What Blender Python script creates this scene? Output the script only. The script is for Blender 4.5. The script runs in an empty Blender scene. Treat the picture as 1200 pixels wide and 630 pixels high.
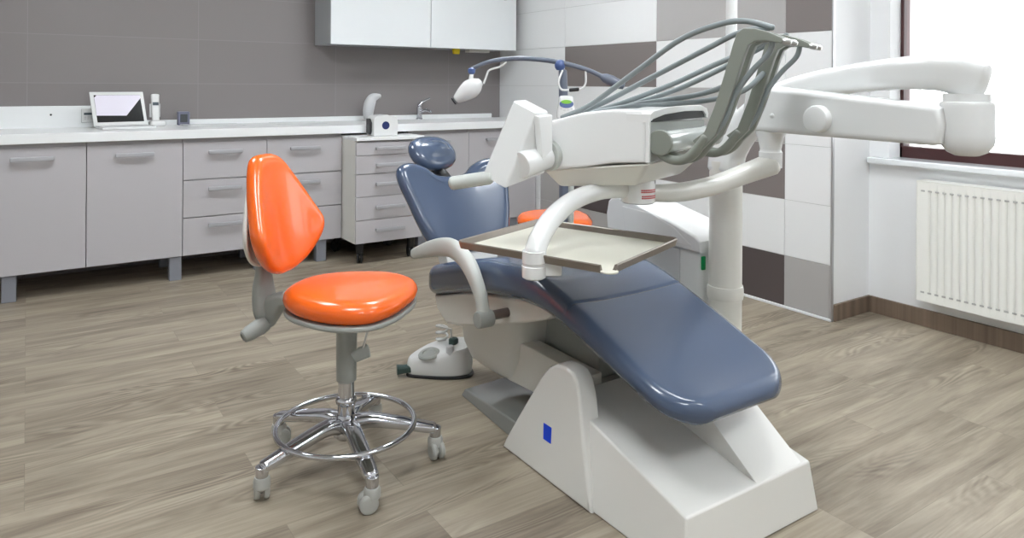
import bpy, bmesh, math, random
from mathutils import Vector, Matrix
random.seed(7)
PI = math.pi
SC = bpy.context.scene
COL = SC.collection

# ------------------------------------------------------------------ materials
def lin(c):
    return tuple(((v/255.0+0.055)/1.055)**2.4 if v/255.0 > 0.04045 else v/255.0/12.92 for v in c)

def mat(name, rgb, rough=0.5, metal=0.0, coat=0.0, emit=None, es=0.0, spec=0.5, bump=0.02, bscale=500.0, var=0.0):
    m = bpy.data.materials.new(name); m.use_nodes = True
    nt = m.node_tree; b = nt.nodes['Principled BSDF']
    col = lin(rgb)
    b.inputs['Base Color'].default_value = (*col, 1)
    b.inputs['Roughness'].default_value = rough
    b.inputs['Metallic'].default_value = metal
    b.inputs['Coat Weight'].default_value = coat
    b.inputs['Coat Roughness'].default_value = 0.08
    b.inputs['Specular IOR Level'].default_value = spec
    if emit:
        b.inputs['Emission Color'].default_value = (*lin(emit), 1)
        b.inputs['Emission Strength'].default_value = es
    tc = nt.nodes.new('ShaderNodeTexCoord')
    nz = nt.nodes.new('ShaderNodeTexNoise'); nz.inputs['Scale'].default_value = bscale
    nz.inputs['Detail'].default_value = 3
    nt.links.new(tc.outputs['Object'], nz.inputs['Vector'])
    if bump:
        bp = nt.nodes.new('ShaderNodeBump'); bp.inputs['Strength'].default_value = bump
        bp.inputs['Distance'].default_value = 0.001
        nt.links.new(nz.outputs['Fac'], bp.inputs['Height'])
        nt.links.new(bp.outputs['Normal'], b.inputs['Normal'])
    return m

M = {}
M['white_wall'] = mat('white_wall', (236, 237, 238), 0.7, bump=0.15, bscale=300)
M['white_ceiling'] = mat('white_ceiling', (240, 240, 240), 0.8)
M['tile_white'] = mat('tile_white', (228, 229, 229), 0.22)
M['tile_grey'] = mat('tile_grey', (172, 170, 168), 0.25)
M['tile_taupe'] = mat('tile_taupe', (124, 117, 115), 0.28)
M['tile_dark'] = mat('tile_dark', (84, 76, 76), 0.28)
M['grout'] = mat('grout', (190, 190, 188), 0.8)
M['cabinet'] = mat('cabinet', (184, 181, 184), 0.42, bump=0.05, bscale=400)
M['cabinet_side'] = mat('cabinet_side', (222, 221, 215), 0.5)
M['plinth_dark'] = mat('plinth_dark', (58, 54, 52), 0.7)
M['worktop'] = mat('worktop', (238, 240, 240), 0.25)
M['handle'] = mat('handle', (176, 176, 180), 0.42, metal=0.25)
M['leg_alu'] = mat('leg_alu', (140, 143, 152), 0.45, metal=0.3)
M['gloss_white'] = mat('gloss_white', (234, 238, 240), 0.12, coat=0.3)
M['side_grey'] = mat('side_grey', (168, 171, 173), 0.4)
M['plastic_white'] = mat('plastic_white', (222, 223, 222), 0.22, coat=0.3)
M['plastic_warm'] = mat('plastic_warm', (214, 213, 206), 0.28, coat=0.2)
M['shell_white'] = mat('shell_white', (224, 223, 218), 0.2, coat=0.4)
M['plastic_grey'] = mat('plastic_grey', (152, 155, 150), 0.4)
M['armrest_grey'] = mat('armrest_grey', (186, 190, 185), 0.35)
M['panel_grey'] = mat('panel_grey', (196, 197, 199), 0.35)
M['whip_grey'] = mat('whip_grey', (128, 132, 124), 0.4)
M['hose_grey'] = mat('hose_grey', (128, 136, 138), 0.4)
M['blue_vinyl'] = mat('blue_vinyl', (67, 82, 106), 0.26, coat=0.5, bump=0.12, bscale=700)
M['orange_vinyl'] = mat('orange_vinyl', (240, 102, 20), 0.27, coat=0.4, bump=0.08, bscale=600)
M['chrome'] = mat('chrome', (205, 207, 212), 0.1, metal=1.0)
M['steel'] = mat('steel', (190, 190, 188), 0.28, metal=1.0)
M['tray_floor'] = mat('tray_floor', (216, 214, 200), 0.35)
M['tray_rim'] = mat('tray_rim', (132, 124, 115), 0.38, metal=0.45)
M['black'] = mat('black', (26, 26, 28), 0.4)
M['rubber'] = mat('rubber', (34, 34, 36), 0.55)
M['caster_grey'] = mat('caster_grey', (172, 172, 166), 0.4)
M['smoke_plate'] = mat('smoke_plate', (126, 128, 124), 0.08, coat=0.6)
M['dark_green'] = mat('dark_green', (56, 78, 74), 0.4)
M['sticker_blue'] = mat('sticker_blue', (8, 66, 214), 0.4)
M['navy'] = mat('navy', (36, 50, 100), 0.4)
M['lamp_blue'] = mat('lamp_blue', (100, 107, 122), 0.35, coat=0.2)
M['joint_blue'] = mat('joint_blue', (72, 94, 146), 0.35, coat=0.3)
M['yellow'] = mat('yellow', (226, 200, 10), 0.45)
M['red_print'] = mat('red_print', (196, 70, 72), 0.5)
M['green_switch'] = mat('green_switch', (20, 150, 84), 0.3)
M['window_brown'] = mat('window_brown', (64, 32, 32), 0.45)
M['radiator'] = mat('radiator', (234, 234, 228), 0.35)
M['radiator_slot'] = mat('radiator_slot', (176, 176, 172), 0.5)
M['alu_trim'] = mat('alu_trim', (188, 188, 190), 0.35, metal=0.7)
M['strip_white'] = mat('strip_white', (226, 228, 230), 0.4)
M['screen_dark'] = mat('screen_dark', (22, 24, 26), 0.15)
M['screen_lilac'] = mat('screen_lilac', (204, 200, 212), 0.3, emit=(204, 200, 212), es=0.25)
M['lcd_green'] = mat('lcd_green', (110, 170, 50), 0.3, emit=(110, 170, 50), es=0.15)
M['lcd_grey'] = mat('lcd_grey', (70, 84, 92), 0.3)
M['clock_case'] = mat('clock_case', (112, 114, 132), 0.35)
M['clock_face'] = mat('clock_face', (70, 74, 76), 0.3)
M['lamp_glow'] = mat('lamp_glow', (255, 255, 255), 0.5, emit=(246, 251, 255), es=23.0)
M['sink_line'] = mat('sink_line', (170, 176, 176), 0.3)
M['roller'] = mat('roller', (176, 182, 178), 0.12, coat=0.6)
M['brown_pivot'] = mat('brown_pivot', (110, 98, 92), 0.35, metal=0.4)

def wood_mat(name, c1, c2, plank=True):
    m = bpy.data.materials.new(name); m.use_nodes = True
    nt = m.node_tree; N = nt.nodes; L = nt.links; b = N['Principled BSDF']
    tc = N.new('ShaderNodeTexCoord')
    sep = N.new('ShaderNodeSeparateXYZ'); L.new(tc.outputs['Object'], sep.inputs[0])
    br = N.new('ShaderNodeTexBrick')
    br.offset = 0.37; br.offset_frequency = 3; br.squash = 1
    br.inputs['Color1'].default_value = (0, 0, 0, 1); br.inputs['Color2'].default_value = (1, 1, 1, 1)
    br.inputs['Mortar'].default_value = (0.5, 0.5, 0.5, 1)
    br.inputs['Scale'].default_value = 1.0; br.inputs['Mortar Size'].default_value = 0.0008
    br.inputs['Mortar Smooth'].default_value = 0.1; br.inputs['Bias'].default_value = 0.0
    br.inputs['Brick Width'].default_value = 0.94; br.inputs['Row Height'].default_value = 0.152
    L.new(tc.outputs['Object'], br.inputs['Vector'])
    rnd = N.new('ShaderNodeSeparateColor'); L.new(br.outputs['Color'], rnd.inputs[0])
    # stretched grain coordinates, shifted per plank
    comb = N.new('ShaderNodeCombineXYZ')
    def math_(op, a, bb):
        n = N.new('ShaderNodeMath'); n.operation = op
        for i, v in enumerate((a, bb)):
            if isinstance(v, (int, float)): n.inputs[i].default_value = v
            else: L.new(v, n.inputs[i])
        return n.outputs[0]
    sh = math_('MULTIPLY', rnd.outputs[0], 37.0)
    L.new(math_('ADD', math_('MULTIPLY', sep.outputs[0], 1.1), sh), comb.inputs[0])
    L.new(math_('MULTIPLY', sep.outputs[1], 9.0), comb.inputs[1])
    L.new(sh, comb.inputs[2])
    n1 = N.new('ShaderNodeTexNoise'); n1.inputs['Scale'].default_value = 1.6; n1.inputs['Detail'].default_value = 7
    n1.inputs['Roughness'].default_value = 0.62; n1.inputs['Distortion'].default_value = 0.6
    L.new(comb.outputs[0], n1.inputs['Vector'])
    # cathedral rings: contour bands of a smooth stretched noise
    comb2 = N.new('ShaderNodeCombineXYZ')
    L.new(math_('ADD', math_('MULTIPLY', sep.outputs[0], 0.9), sh), comb2.inputs[0])
    L.new(math_('MULTIPLY', sep.outputs[1], 5.0), comb2.inputs[1]); L.new(sh, comb2.inputs[2])
    n2 = N.new('ShaderNodeTexNoise'); n2.inputs['Scale'].default_value = 1.3; n2.inputs['Detail'].default_value = 1.5
    L.new(comb2.outputs[0], n2.inputs['Vector'])
    s = math_('SINE', math_('MULTIPLY', n2.outputs['Fac'], 150.0), 0)
    n3 = N.new('ShaderNodeTexNoise'); n3.inputs['Scale'].default_value = 1.1; L.new(comb2.outputs[0], n3.inputs['Vector'])
    mask = N.new('ShaderNodeMapRange'); mask.inputs['From Min'].default_value = 0.5; mask.inputs['From Max'].default_value = 0.68
    L.new(n3.outputs['Fac'], mask.inputs['Value'])
    rings = math_('MULTIPLY', math_('MULTIPLY', s, mask.outputs[0]), 0.20)
    # fine fibres
    comb3 = N.new('ShaderNodeCombineXYZ')
    L.new(math_('ADD', math_('MULTIPLY', sep.outputs[0], 4.0), sh), comb3.inputs[0])
    L.new(math_('MULTIPLY', sep.outputs[1], 130.0), comb3.inputs[1])
    n4 = N.new('ShaderNodeTexNoise'); n4.inputs['Scale'].default_value = 1.0; n4.inputs['Detail'].default_value = 3
    L.new(comb3.outputs[0], n4.inputs['Vector'])
    f = math_('ADD', math_('MULTIPLY', math_('SUBTRACT', n1.outputs['Fac'], 0.5), 1.5), 0.5)
    f = math_('ADD', f, rings)
    f = math_('ADD', f, math_('MULTIPLY', math_('SUBTRACT', n4.outputs['Fac'], 0.5), 0.35))
    f = math_('ADD', f, math_('MULTIPLY', math_('SUBTRACT', rnd.outputs[0], 0.5), 0.26 if plank else 0.0))
    ramp = N.new('ShaderNodeValToRGB')
    ramp.color_ramp.elements[0].position = 0.0; ramp.color_ramp.elements[0].color = (*lin(c1), 1)
    ramp.color_ramp.elements[1].position = 1.0; ramp.color_ramp.elements[1].color = (*lin(c2), 1)
    L.new(f, ramp.inputs[0])
    if plank:
        mix = N.new('ShaderNodeMix'); mix.data_type = 'RGBA'
        L.new(math_('MULTIPLY', br.outputs['Fac'], 0.45), mix.inputs[0])
        L.new(ramp.outputs[0], mix.inputs[6]); mix.inputs[7].default_value = (*lin((96, 86, 76)), 1)
        L.new(mix.outputs[2], b.inputs['Base Color'])
    else:
        L.new(ramp.outputs[0], b.inputs['Base Color'])
    b.inputs['Roughness'].default_value = 0.42
    b.inputs['Specular IOR Level'].default_value = 0.4
    bp = N.new('ShaderNodeBump'); bp.inputs['Strength'].default_value = 0.12; bp.inputs['Distance'].default_value = 0.002
    L.new(n4.outputs['Fac'], bp.inputs['Height']); L.new(bp.outputs['Normal'], b.inputs['Normal'])
    return m
M['floor'] = wood_mat('wood_floor', (98, 86, 73), (180, 169, 150))
M['base_wood'] = wood_mat('wood_baseboard', (92, 78, 66), (140, 122, 106), plank=False)

def backwall_mat():
    m = bpy.data.materials.new('back_wall_tile'); m.use_nodes = True
    nt = m.node_tree; N = nt.nodes; L = nt.links; b = N['Principled BSDF']
    tc = N.new('ShaderNodeTexCoord'); sep = N.new('ShaderNodeSeparateXYZ'); L.new(tc.outputs['Object'], sep.inputs[0])
    comb = N.new('ShaderNodeCombineXYZ'); L.new(sep.outputs[0], comb.inputs[0])
    ad = N.new('ShaderNodeMath'); ad.operation = 'ADD'; ad.inputs[1].default_value = 0.015
    L.new(sep.outputs[2], ad.inputs[0]); L.new(ad.outputs[0], comb.inputs[1])
    br = N.new('ShaderNodeTexBrick'); br.offset = 0.0
    br.inputs['Color1'].default_value = (*lin((132, 126, 126)), 1); br.inputs['Color2'].default_value = (*lin((135, 129, 129)), 1)
    br.inputs['Mortar'].default_value = (*lin((148, 142, 142)), 1)
    br.inputs['Scale'].default_value = 1; br.inputs['Mortar Size'].default_value = 0.0018; br.inputs['Mortar Smooth'].default_value = 0.3
    br.inputs['Brick Width'].default_value = 0.968; br.inputs['Row Height'].default_value = 0.3
    L.new(comb.outputs[0], br.inputs['Vector']); L.new(br.outputs['Color'], b.inputs['Base Color'])
    b.inputs['Roughness'].default_value = 0.4
    return m
M['back_wall'] = backwall_mat()

def glass_mat():
    m = bpy.data.materials.new('window_glass'); m.use_nodes = True
    nt = m.node_tree; N = nt.nodes; L = nt.links
    for n in list(N):
        if n.type != 'OUTPUT_MATERIAL': N.remove(n)
    out = [n for n in N if n.type == 'OUTPUT_MATERIAL'][0]
    tr = N.new('ShaderNodeBsdfTransparent'); gl = N.new('ShaderNodeBsdfGlossy'); gl.inputs['Roughness'].default_value = 0.02
    fr = N.new('ShaderNodeFresnel'); fr.inputs['IOR'].default_value = 1.45
    mx = N.new('ShaderNodeMixShader'); L.new(fr.outputs[0], mx.inputs[0]); L.new(tr.outputs[0], mx.inputs[1]); L.new(gl.outputs[0], mx.inputs[2])
    L.new(mx.outputs[0], out.inputs['Surface'])
    return m
M['glass'] = glass_mat()

# ------------------------------------------------------------------ geometry helpers (all coordinates are room coordinates, metres)
V = Vector
def BM(): return bmesh.new()

def merge(bm, tmp):
    me = bpy.data.meshes.new('tmp'); tmp.to_mesh(me); tmp.free(); bm.from_mesh(me); bpy.data.meshes.remove(me)

def box(bm, x0, x1, y0, y1, z0, z1, bev=0.0, seg=2, mtx=None):
    t = bmesh.new()
    vs = [t.verts.new(p) for p in ((x0,y0,z0),(x1,y0,z0),(x1,y1,z0),(x0,y1,z0),(x0,y0,z1),(x1,y0,z1),(x1,y1,z1),(x0,y1,z1))]
    for f in ((0,3,2,1),(4,5,6,7),(0,1,5,4),(1,2,6,5),(2,3,7,6),(3,0,4,7)): t.faces.new([vs[i] for i in f])
    if bev: bmesh.ops.bevel(t, geom=list(t.edges), offset=bev, segments=seg, profile=0.5, affect='EDGES')
    if mtx: t.transform(mtx)
    merge(bm, t); return bm

def hexa(bm, pts, bev=0.0, seg=2):
    """eight corners: bottom loop of four, then top loop of four"""
    t = bmesh.new(); vs = [t.verts.new(p) for p in pts]
    for f in ((0,3,2,1),(4,5,6,7),(0,1,5,4),(1,2,6,5),(2,3,7,6),(3,0,4,7)): t.faces.new([vs[i] for i in f])
    bmesh.ops.recalc_face_normals(t, faces=t.faces)
    if bev: bmesh.ops.bevel(t, geom=list(t.edges), offset=bev, segments=seg, profile=0.5, affect='EDGES')
    merge(bm, t); return bm

def prism(bm, poly, vec, bev=0.0, seg=2, only_caps=False):
    t = bmesh.new(); vec = V(vec)
    a = [t.verts.new(V(p)) for p in poly]; b = [t.verts.new(V(p)+vec) for p in poly]
    n = len(poly)
    t.faces.new(list(reversed(a))); t.faces.new(b)
    for i in range(n): t.faces.new((a[i], a[(i+1) % n], b[(i+1) % n], b[i]))
    bmesh.ops.recalc_face_normals(t, faces=t.faces)
    if bev:
        es = [e for e in t.edges if (not only_caps) or any(len(f.verts) == n and n > 4 for f in e.link_faces)]
        bmesh.ops.bevel(t, geom=es, offset=bev, segments=seg, profile=0.5, affect='EDGES', clamp_overlap=True)
    merge(bm, t); return bm

def frame(d, up=None):
    d = V(d).normalized()
    u = V(up) if up else (V((0,0,1)) if abs(d.z) < 0.9 else V((1,0,0)))
    s = d.cross(u)
    if s.length < 1e-6: s = d.orthogonal()
    s.normalize(); return s, s.cross(d).normalized()

def cyl(bm, p, q, r, r2=None, n=24, bev=0.0):
    p, q = V(p), V(q); r2 = r if r2 is None else r2
    s, u = frame(q-p); d = (q-p).normalized(); L = (q-p).length
    bev = min(bev, L*0.45, r*0.9)
    st = [(0, r-bev), (bev*0.3, r-bev*0.3), (bev, r), (L-bev, r2), (L-bev*0.3, r2-bev*0.3), (L, r2-bev)] if bev else [(0, r), (L, r2)]
    lathe(bm, p, d, st, n); return bm

def lathe(bm, p, d, st, n=32, up=None):
    """st: list of (distance along d, radius); closed with caps"""
    t = bmesh.new(); p = V(p); d = V(d).normalized(); s, u = frame(d, up)
    rings = []
    for h, r in st:
        if r < 1e-6: rings.append([t.verts.new(p+d*h)])
        else: rings.append([t.verts.new(p+d*h+(s*math.cos(2*PI*k/n)+u*math.sin(2*PI*k/n))*r) for k in range(n)])
    skin(t, rings); merge(bm, t); return bm

def skin(t, rings, cap=True):
    for a, b in zip(rings, rings[1:]):
        n = max(len(a), len(b))
        for k in range(n):
            k2 = (k+1) % n
            if len(a) == 1 and len(b) == 1: continue
            if len(a) == 1: t.faces.new((a[0], b[k], b[k2]))
            elif len(b) == 1: t.faces.new((a[k], b[0], a[k2]))
            else: t.faces.new((a[k], b[k], b[k2], a[k2]))
    if cap:
        if len(rings[0]) > 2: t.faces.new(rings[0])
        if len(rings[-1]) > 2: t.faces.new(list(reversed(rings[-1])))
    bmesh.ops.recalc_face_normals(t, faces=t.faces)

def cr(pts, n=8, closed=False):
    """Catmull-Rom through points of any dimension"""
    P = [tuple(p) for p in pts]; N = len(P); out = []
    rng = range(N if closed else N-1)
    for i in rng:
        if closed: p0, p1, p2, p3 = P[(i-1) % N], P[i], P[(i+1) % N], P[(i+2) % N]
        else: p0, p1, p2, p3 = P[max(i-1, 0)], P[i], P[i+1], P[min(i+2, N-1)]
        for k in range(n):
            t = k/n
            out.append(tuple(0.5*(2*b+(c-a)*t+(2*a-5*b+4*c-d)*t*t+(-a+3*b-3*c+d)*t**3) for a, b, c, d in zip(p0, p1, p2, p3)))
    if not closed: out.append(P[-1])
    return out

def tube(bm, pts, r, n=14, smooth=0, up=None, r2=None, ex=2.0, round_end=True):
    """sweep of a superellipse (half width r sideways, r2 upwards); r may be a list per input point"""
    P = [tuple(p) for p in pts]; N0 = len(P)
    ra = list(r) if isinstance(r, (list, tuple)) else [r]*N0
    rb = (list(r2) if isinstance(r2, (list, tuple)) else [r2]*N0) if r2 is not None else ra
    Q = [(*p, a, b) for p, a, b in zip(P, ra, rb)]
    if smooth: Q = cr(Q, smooth)
    t = bmesh.new(); c = [V(q[:3]) for q in Q]; rings = []
    prev = None
    def ring(cen, s, u, a, b):
        o = []
        for k in range(n):
            th = 2*PI*(k+0.5)/n; cs, sn = math.cos(th), math.sin(th)
            o.append(t.verts.new(cen+s*(a*math.copysign(abs(cs)**(2/ex), cs))+u*(b*math.copysign(abs(sn)**(2/ex), sn))))
        return o
    fr = []
    for i in range(len(c)):
        d = (c[min(i+1, len(c)-1)]-c[max(i-1, 0)]).normalized()
        if up: s, u = frame(d, up)
        elif prev is None: s, u = frame(d)
        else:
            s = prev-d*prev.dot(d); s.normalize(); u = s.cross(d).normalized()
        prev = s; fr.append((d, s, u))
    def endr(i, sgn):
        d, s, u = fr[i]; a, b = Q[i][3], Q[i][4]; L = min(a, b)*0.6
        o = [(L*math.sin(f*PI/2), math.cos(f*PI/2)) for f in (0.35, 0.7, 0.92)]
        return [ring(c[i]+d*sgn*h, s, u, a*k, b*k) for h, k in o]
    if round_end: rings += list(reversed(endr(0, -1)))
    for i in range(len(c)): rings.append(ring(c[i], fr[i][1], fr[i][2], Q[i][3], Q[i][4]))
    if round_end: rings += endr(len(c)-1, 1)
    skin(t, rings); merge(bm, t); return bm

def pad(bm, outline, T, r, mapf, dome=0.0, rings=7, under=0.0, na=9, topfn=None):
    """cushion: 2D counter-clockwise outline, thickness T, edge roundness r, mapped to the room by mapf(x, y, z)"""
    area = sum(a[0]*b[1]-b[0]*a[1] for a, b in zip(outline, outline[1:]+outline[:1]))
    O = [V((p[0], p[1])) for p in (outline if area > 0 else list(reversed(outline)))]
    n = len(O); nor = []
    for i in range(n):
        d = (O[(i+1) % n]-O[i-1]).normalized(); nor.append(V((-d.y, d.x)))
    cen = sum(O, V((0, 0)))/n
    t = bmesh.new(); R = []
    def ringv(pts, z): return [t.verts.new(V(mapf(p.x, p.y, z))) for p in pts]
    inner = [O[i]+nor[i]*r for i in range(n)]
    ss = [k/rings for k in range(1, rings)]
    R.append([t.verts.new(V(mapf(cen.x, cen.y, -under)))])
    for s in ss: R.append(ringv([cen+(p-cen)*s for p in inner], -under*(1-s*s)))
    for k in range(na):
        a = -PI/2+PI*k/(na-1)
        pts = [O[i]+nor[i]*(r*(1-math.cos(a))) for i in range(n)]
        R.append(ringv(pts, T/2+T/2*math.sin(a)))
    for s in reversed(ss): R.append(ringv([cen+(p-cen)*s for p in inner], T+dome*(1-s*s)))
    R.append([t.verts.new(V(mapf(cen.x, cen.y, T+dome)))])
    skin(t, R, cap=False); merge(bm, t); return bm

def lerp_tab(tab, x):
    """smooth interpolation in a table of (x, value), x ascending"""
    if x <= tab[0][0]: return tab[0][1]
    if x >= tab[-1][0]: return tab[-1][1]
    for i in range(len(tab)-1):
        x0, v0 = tab[i]; x1, v1 = tab[i+1]
        if x <= x1:
            h = x1-x0; t = (x-x0)/h
            m0 = (v1-tab[i-1][1])/(x1-tab[i-1][0]) if i > 0 else (v1-v0)/h
            m1 = (tab[i+2][1]-v0)/(tab[i+2][0]-x0) if i+2 < len(tab) else (v1-v0)/h
            return (2*t**3-3*t*t+1)*v0+(t**3-2*t*t+t)*h*m0+(-2*t**3+3*t*t)*v1+(t**3-t*t)*h*m1

def finish(name, bm, m, loc=(0, 0, 0), parent=None, sharp=0.65, weld=False):
    bm.transform(Matrix.Translation(-V(loc)))
    for f in bm.faces: f.smooth = True
    for e in bm.edges:
        if len(e.link_faces) == 2:
            try:
                if e.calc_face_angle() > sharp: e.smooth = False
            except ValueError: pass
    me = bpy.data.meshes.new(name); bm.to_mesh(me); bm.free()
    mm = m if isinstance(m, (list, tuple)) else [m]
    for x in mm: me.materials.append(x)
    o = bpy.data.objects.new(name, me); COL.objects.link(o)
    wn = o.modifiers.new('weighted_normal', 'WEIGHTED_NORMAL'); wn.keep_sharp = True
    if parent: o.parent = parent
    else: o.location = loc
    return o

class Thing:
    def __init__(s, name, label, cat, loc, group=None):
        s.loc = V(loc); s.root = bpy.data.objects.new(name, None); COL.objects.link(s.root)
        s.root.empty_display_size = 0.05
        s.root.location = loc; tag(s.root, label, cat, group)
    def part(s, name, bm, m, parent=None, label=None, sharp=0.65):
        o = finish(name, bm, m, s.loc, parent or s.root, sharp)
        if label: o['label'] = label
        return o

def tag(o, label, cat, group=None):
    o['label'] = label; o['category'] = cat
    if group: o['group'] = group
    return o

def solo(name, bm, m, label, cat, loc, group=None, sharp=0.65):
    return tag(finish(name, bm, m, loc, None, sharp), label, cat, group)

def struct(name, bm, m, parent=None):
    o = finish(name, bm, m, (0, 0, 0), parent)
    if not parent: o['kind'] = 'structure'
    return o

def dup(root, M4, label, group=None, skip=()):
    r = root.copy(); COL.objects.link(r); r.matrix_world = M4 @ Matrix.Translation(root.location)
    r['label'] = label
    if group: r['group'] = group
    for ch in list(root.children):
        if ch.name.split('.')[0] in skip: continue
        c = ch.copy(); COL.objects.link(c); c.parent = r
        for g in list(ch.children):
            d = g.copy(); COL.objects.link(d); d.parent = c
    return r

# ------------------------------------------------------------------ room dimensions
YB = 5.30          # back wall
XT = 3.41          # tiled wall face
YE = 2.165         # end of the tiled wall
XW = 3.75          # window wall face
XL, YF, ZC = -2.6, -2.4, 2.75
FRONT = 4.74       # cabinet fronts
TOP = 0.91

# ---- floor, walls, ceiling
struct('floor', box(BM(), XL-0.1, XW+0.4, YF-0.1, YB+0.1, -0.06, 0), M['floor'])
struct('ceiling', box(BM(), XL-0.1, XW+0.4, YF-0.1, YB+0.1, ZC, ZC+0.08), M['white_ceiling'])
struct('wall_back', box(BM(), XL-0.1, XW+0.1, YB, YB+0.1, 0, ZC), M['back_wall'])
struct('wall_left', box(BM(), XL-0.1, XL, YF, YB, 0, ZC), M['white_wall'])
struct('wall_front', box(BM(), XL-0.1, XW+0.4, YF-0.1, YF, 0, ZC), M['white_wall'])
struct('wall_return', box(BM(), XT+0.012, XW+0.1, YE+0.003, YB, 0, ZC), M['white_wall'])
# window wall with an opening
WY0, WY1, WZ0, WZ1 = 0.30, 2.06, 0.815, 2.35
bm = BM()
box(bm, XW, XW+0.32, YF, YE+0.003, 0, WZ0)
box(bm, XW, XW+0.32, YF, YE+0.003, WZ1, ZC)
box(bm, XW, XW+0.32, YF, WY0, WZ0, WZ1)
box(bm, XW, XW+0.32, WY1, YE+0.003, WZ0, WZ1)
struct('wall_right', bm, M['white_wall'])

# tiled wall: single tiles over a grout bed
bm = BM(); box(bm, XT+0.004, XT+0.012, YE+0.003, YB, 0, ZC)
struct('trim_1', bm, M['grout'])
cols = [(YB, 4.690), (4.690, 4.383), (4.383, 3.415), (3.415, 2.445), (2.445, YE+0.006)]
rows = [(0.012, 0.283), (0.283, 0.585), (0.585, 0.885), (0.885, 1.183), (1.183, 1.482), (1.482, 1.780), (1.780, 2.08), (2.08, 2.38), (2.38, ZC)]
pat = {0: 'wggdg', 1: 'wgdww', 2: 'wwwtw', 3: 'wwwgw', 4: 'wwtww', 5: 'wwwgt', 6: 'wwwww', 7: 'wwgww', 8: 'wwwww'}
cm = {'w': 'tile_white', 'g': 'tile_grey', 't': 'tile_taupe', 'd': 'tile_dark'}
mats = ['tile_white', 'tile_grey', 'tile_taupe', 'tile_dark']
bm = BM()
g = 0.0012
for ri, (z0, z1) in enumerate(rows):
    for ci, (ya, yb) in enumerate(cols):
        if ci == 0 and ri > 2: yb = 4.383
        if ci == 1 and ri > 2: continue
        t = BM(); box(t, XT, XT+0.006, yb+g, ya-g, z0+g, z1-g, 0.0008, 1)
        mi = mats.index(cm[pat[ri][ci]])
        for f in t.faces: f.material_index = mi
        merge(bm, t)
struct('wall_tiled', bm, [M[k] for k in mats])
struct('trim_2', box(BM(), XT-0.006, XT+0.012, YE-0.003, YE+0.006, 0, ZC, 0.001, 1), M['alu_trim'])
struct('trim_3', box(BM(), XT-0.012, XT+0.004, YE-0.003, 4.72, 0, 0.012, 0.002, 1), M['strip_white'])

# baseboards
bm = BM(); box(bm, XW-0.014, XW+0.002, YF, YE-0.012, 0, 0.085, 0.002, 1); struct('baseboard_right', bm, M['base_wood'])
bm = BM(); box(bm, XT+0.012, XW, YE-0.012, YE+0.004, 0, 0.085, 0.002, 1); struct('baseboard_return', bm, M['base_wood'])
bm = BM(); box(bm, XL, XL+0.014, YF, YB, 0, 0.085, 0.002, 1); struct('baseboard_left', bm, M['base_wood'])
bm = BM(); box(bm, XL, XW, YF, YF+0.014, 0, 0.085, 0.002, 1); struct('baseboard_front', bm, M['base_wood'])

# window
wr = bpy.data.objects.new('window_1', None); COL.objects.link(wr); wr['kind'] = 'structure'
XF = XW+0.10
bm = BM(); fw = 0.035
box(bm, XF, XF+0.07, WY1-fw*0.5, WY1, WZ0, WZ1, 0.004, 1); box(bm, XF, XF+0.07, WY0, WY0+fw, WZ0, WZ1, 0.004, 1)
box(bm, XF, XF+0.07, WY0, WY1, WZ0, WZ0+0.068, 0.004, 1); box(bm, XF, XF+0.07, WY0, WY1, WZ1-fw, WZ1, 0.004, 1)
finish('window_frame', bm, M['window_brown'], (0, 0, 0), wr)
bm = BM(); ym = 1.18
box(bm, XF-0.004, XF+0.06, ym-0.045, ym+0.045, WZ0+0.05, WZ1-fw, 0.004, 1)
finish('window_mullion', bm, M['window_brown'], (0, 0, 0), wr)
finish('window_glass', box(BM(), XF+0.03, XF+0.036, WY0, WY1, WZ0+0.03, WZ1-0.02), M['glass'], (0, 0, 0), wr)
bm = BM(); cyl(bm, (XF-0.006, WY1-0.012, 1.01), (XF-0.006, WY1-0.012, 1.05), 0.008, bev=0.002)
finish('window_hinge', bm, M['black'], (0, 0, 0), wr)
bm = BM(); box(bm, XW-0.055, XF+0.02, WY0-0.10, YE-0.012, WZ0-0.022, WZ0+0.010, 0.008, 3)
struct('window_sill', bm, M['gloss_white'])

# ------------------------------------------------------------------ ceiling lights
k = 0
for lx in (0.3, 2.2):
    for ly in (-0.9, 1.3, 3.4):
        k += 1
        if k == 1:
            t = Thing('ceiling_light', 'square flush ceiling light panel with white frame', 'ceiling light', (lx, ly, ZC-0.05), 'ceiling light panels')
            bm = BM()
            for (a, b_, c, d) in ((-0.36, 0.36, -0.36, -0.32), (-0.36, 0.36, 0.32, 0.36), (-0.36, -0.32, -0.32, 0.32), (0.32, 0.36, -0.32, 0.32)):
                box(bm, lx+a, lx+b_, ly+c, ly+d, ZC-0.05, ZC, 0.003, 1)
            t.part('frame', bm, M['plastic_white'])
            t.part('diffuser', box(BM(), lx-0.32, lx+0.32, ly-0.32, ly+0.32, ZC-0.04, ZC-0.02), M['lamp_glow'])
            L0 = t
        else:
            dup(L0.root, Matrix.Translation(V((lx, ly, ZC-0.05))-L0.loc), 'square flush ceiling light panel with white frame')

# ------------------------------------------------------------------ base cabinets
def handle(bm, xc, y, z, w=0.195):
    x0, x1 = xc-w/2, xc+w/2
    tube(bm, [(x0, y-0.030, z), (x1, y-0.030, z)], 0.006, n=10, r2=0.0125, ex=3.5)
    for x in (x0+0.008, x1-0.008): tube(bm, [(x, y+0.0, z), (x, y-0.030, z)], 0.006, n=10, r2=0.009, ex=3.0, round_end=False)
    return bm

def legs(t, xs, y0=4.77, y1=5.15):
    for x in xs:
        for y in (y0, y1):
            bm = BM(); box(bm, x-0.034, x+0.034, y-0.012, y+0.045, 0, 0.150, 0.003, 1)
            t.part('leg', bm, M['leg_alu'])

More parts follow.
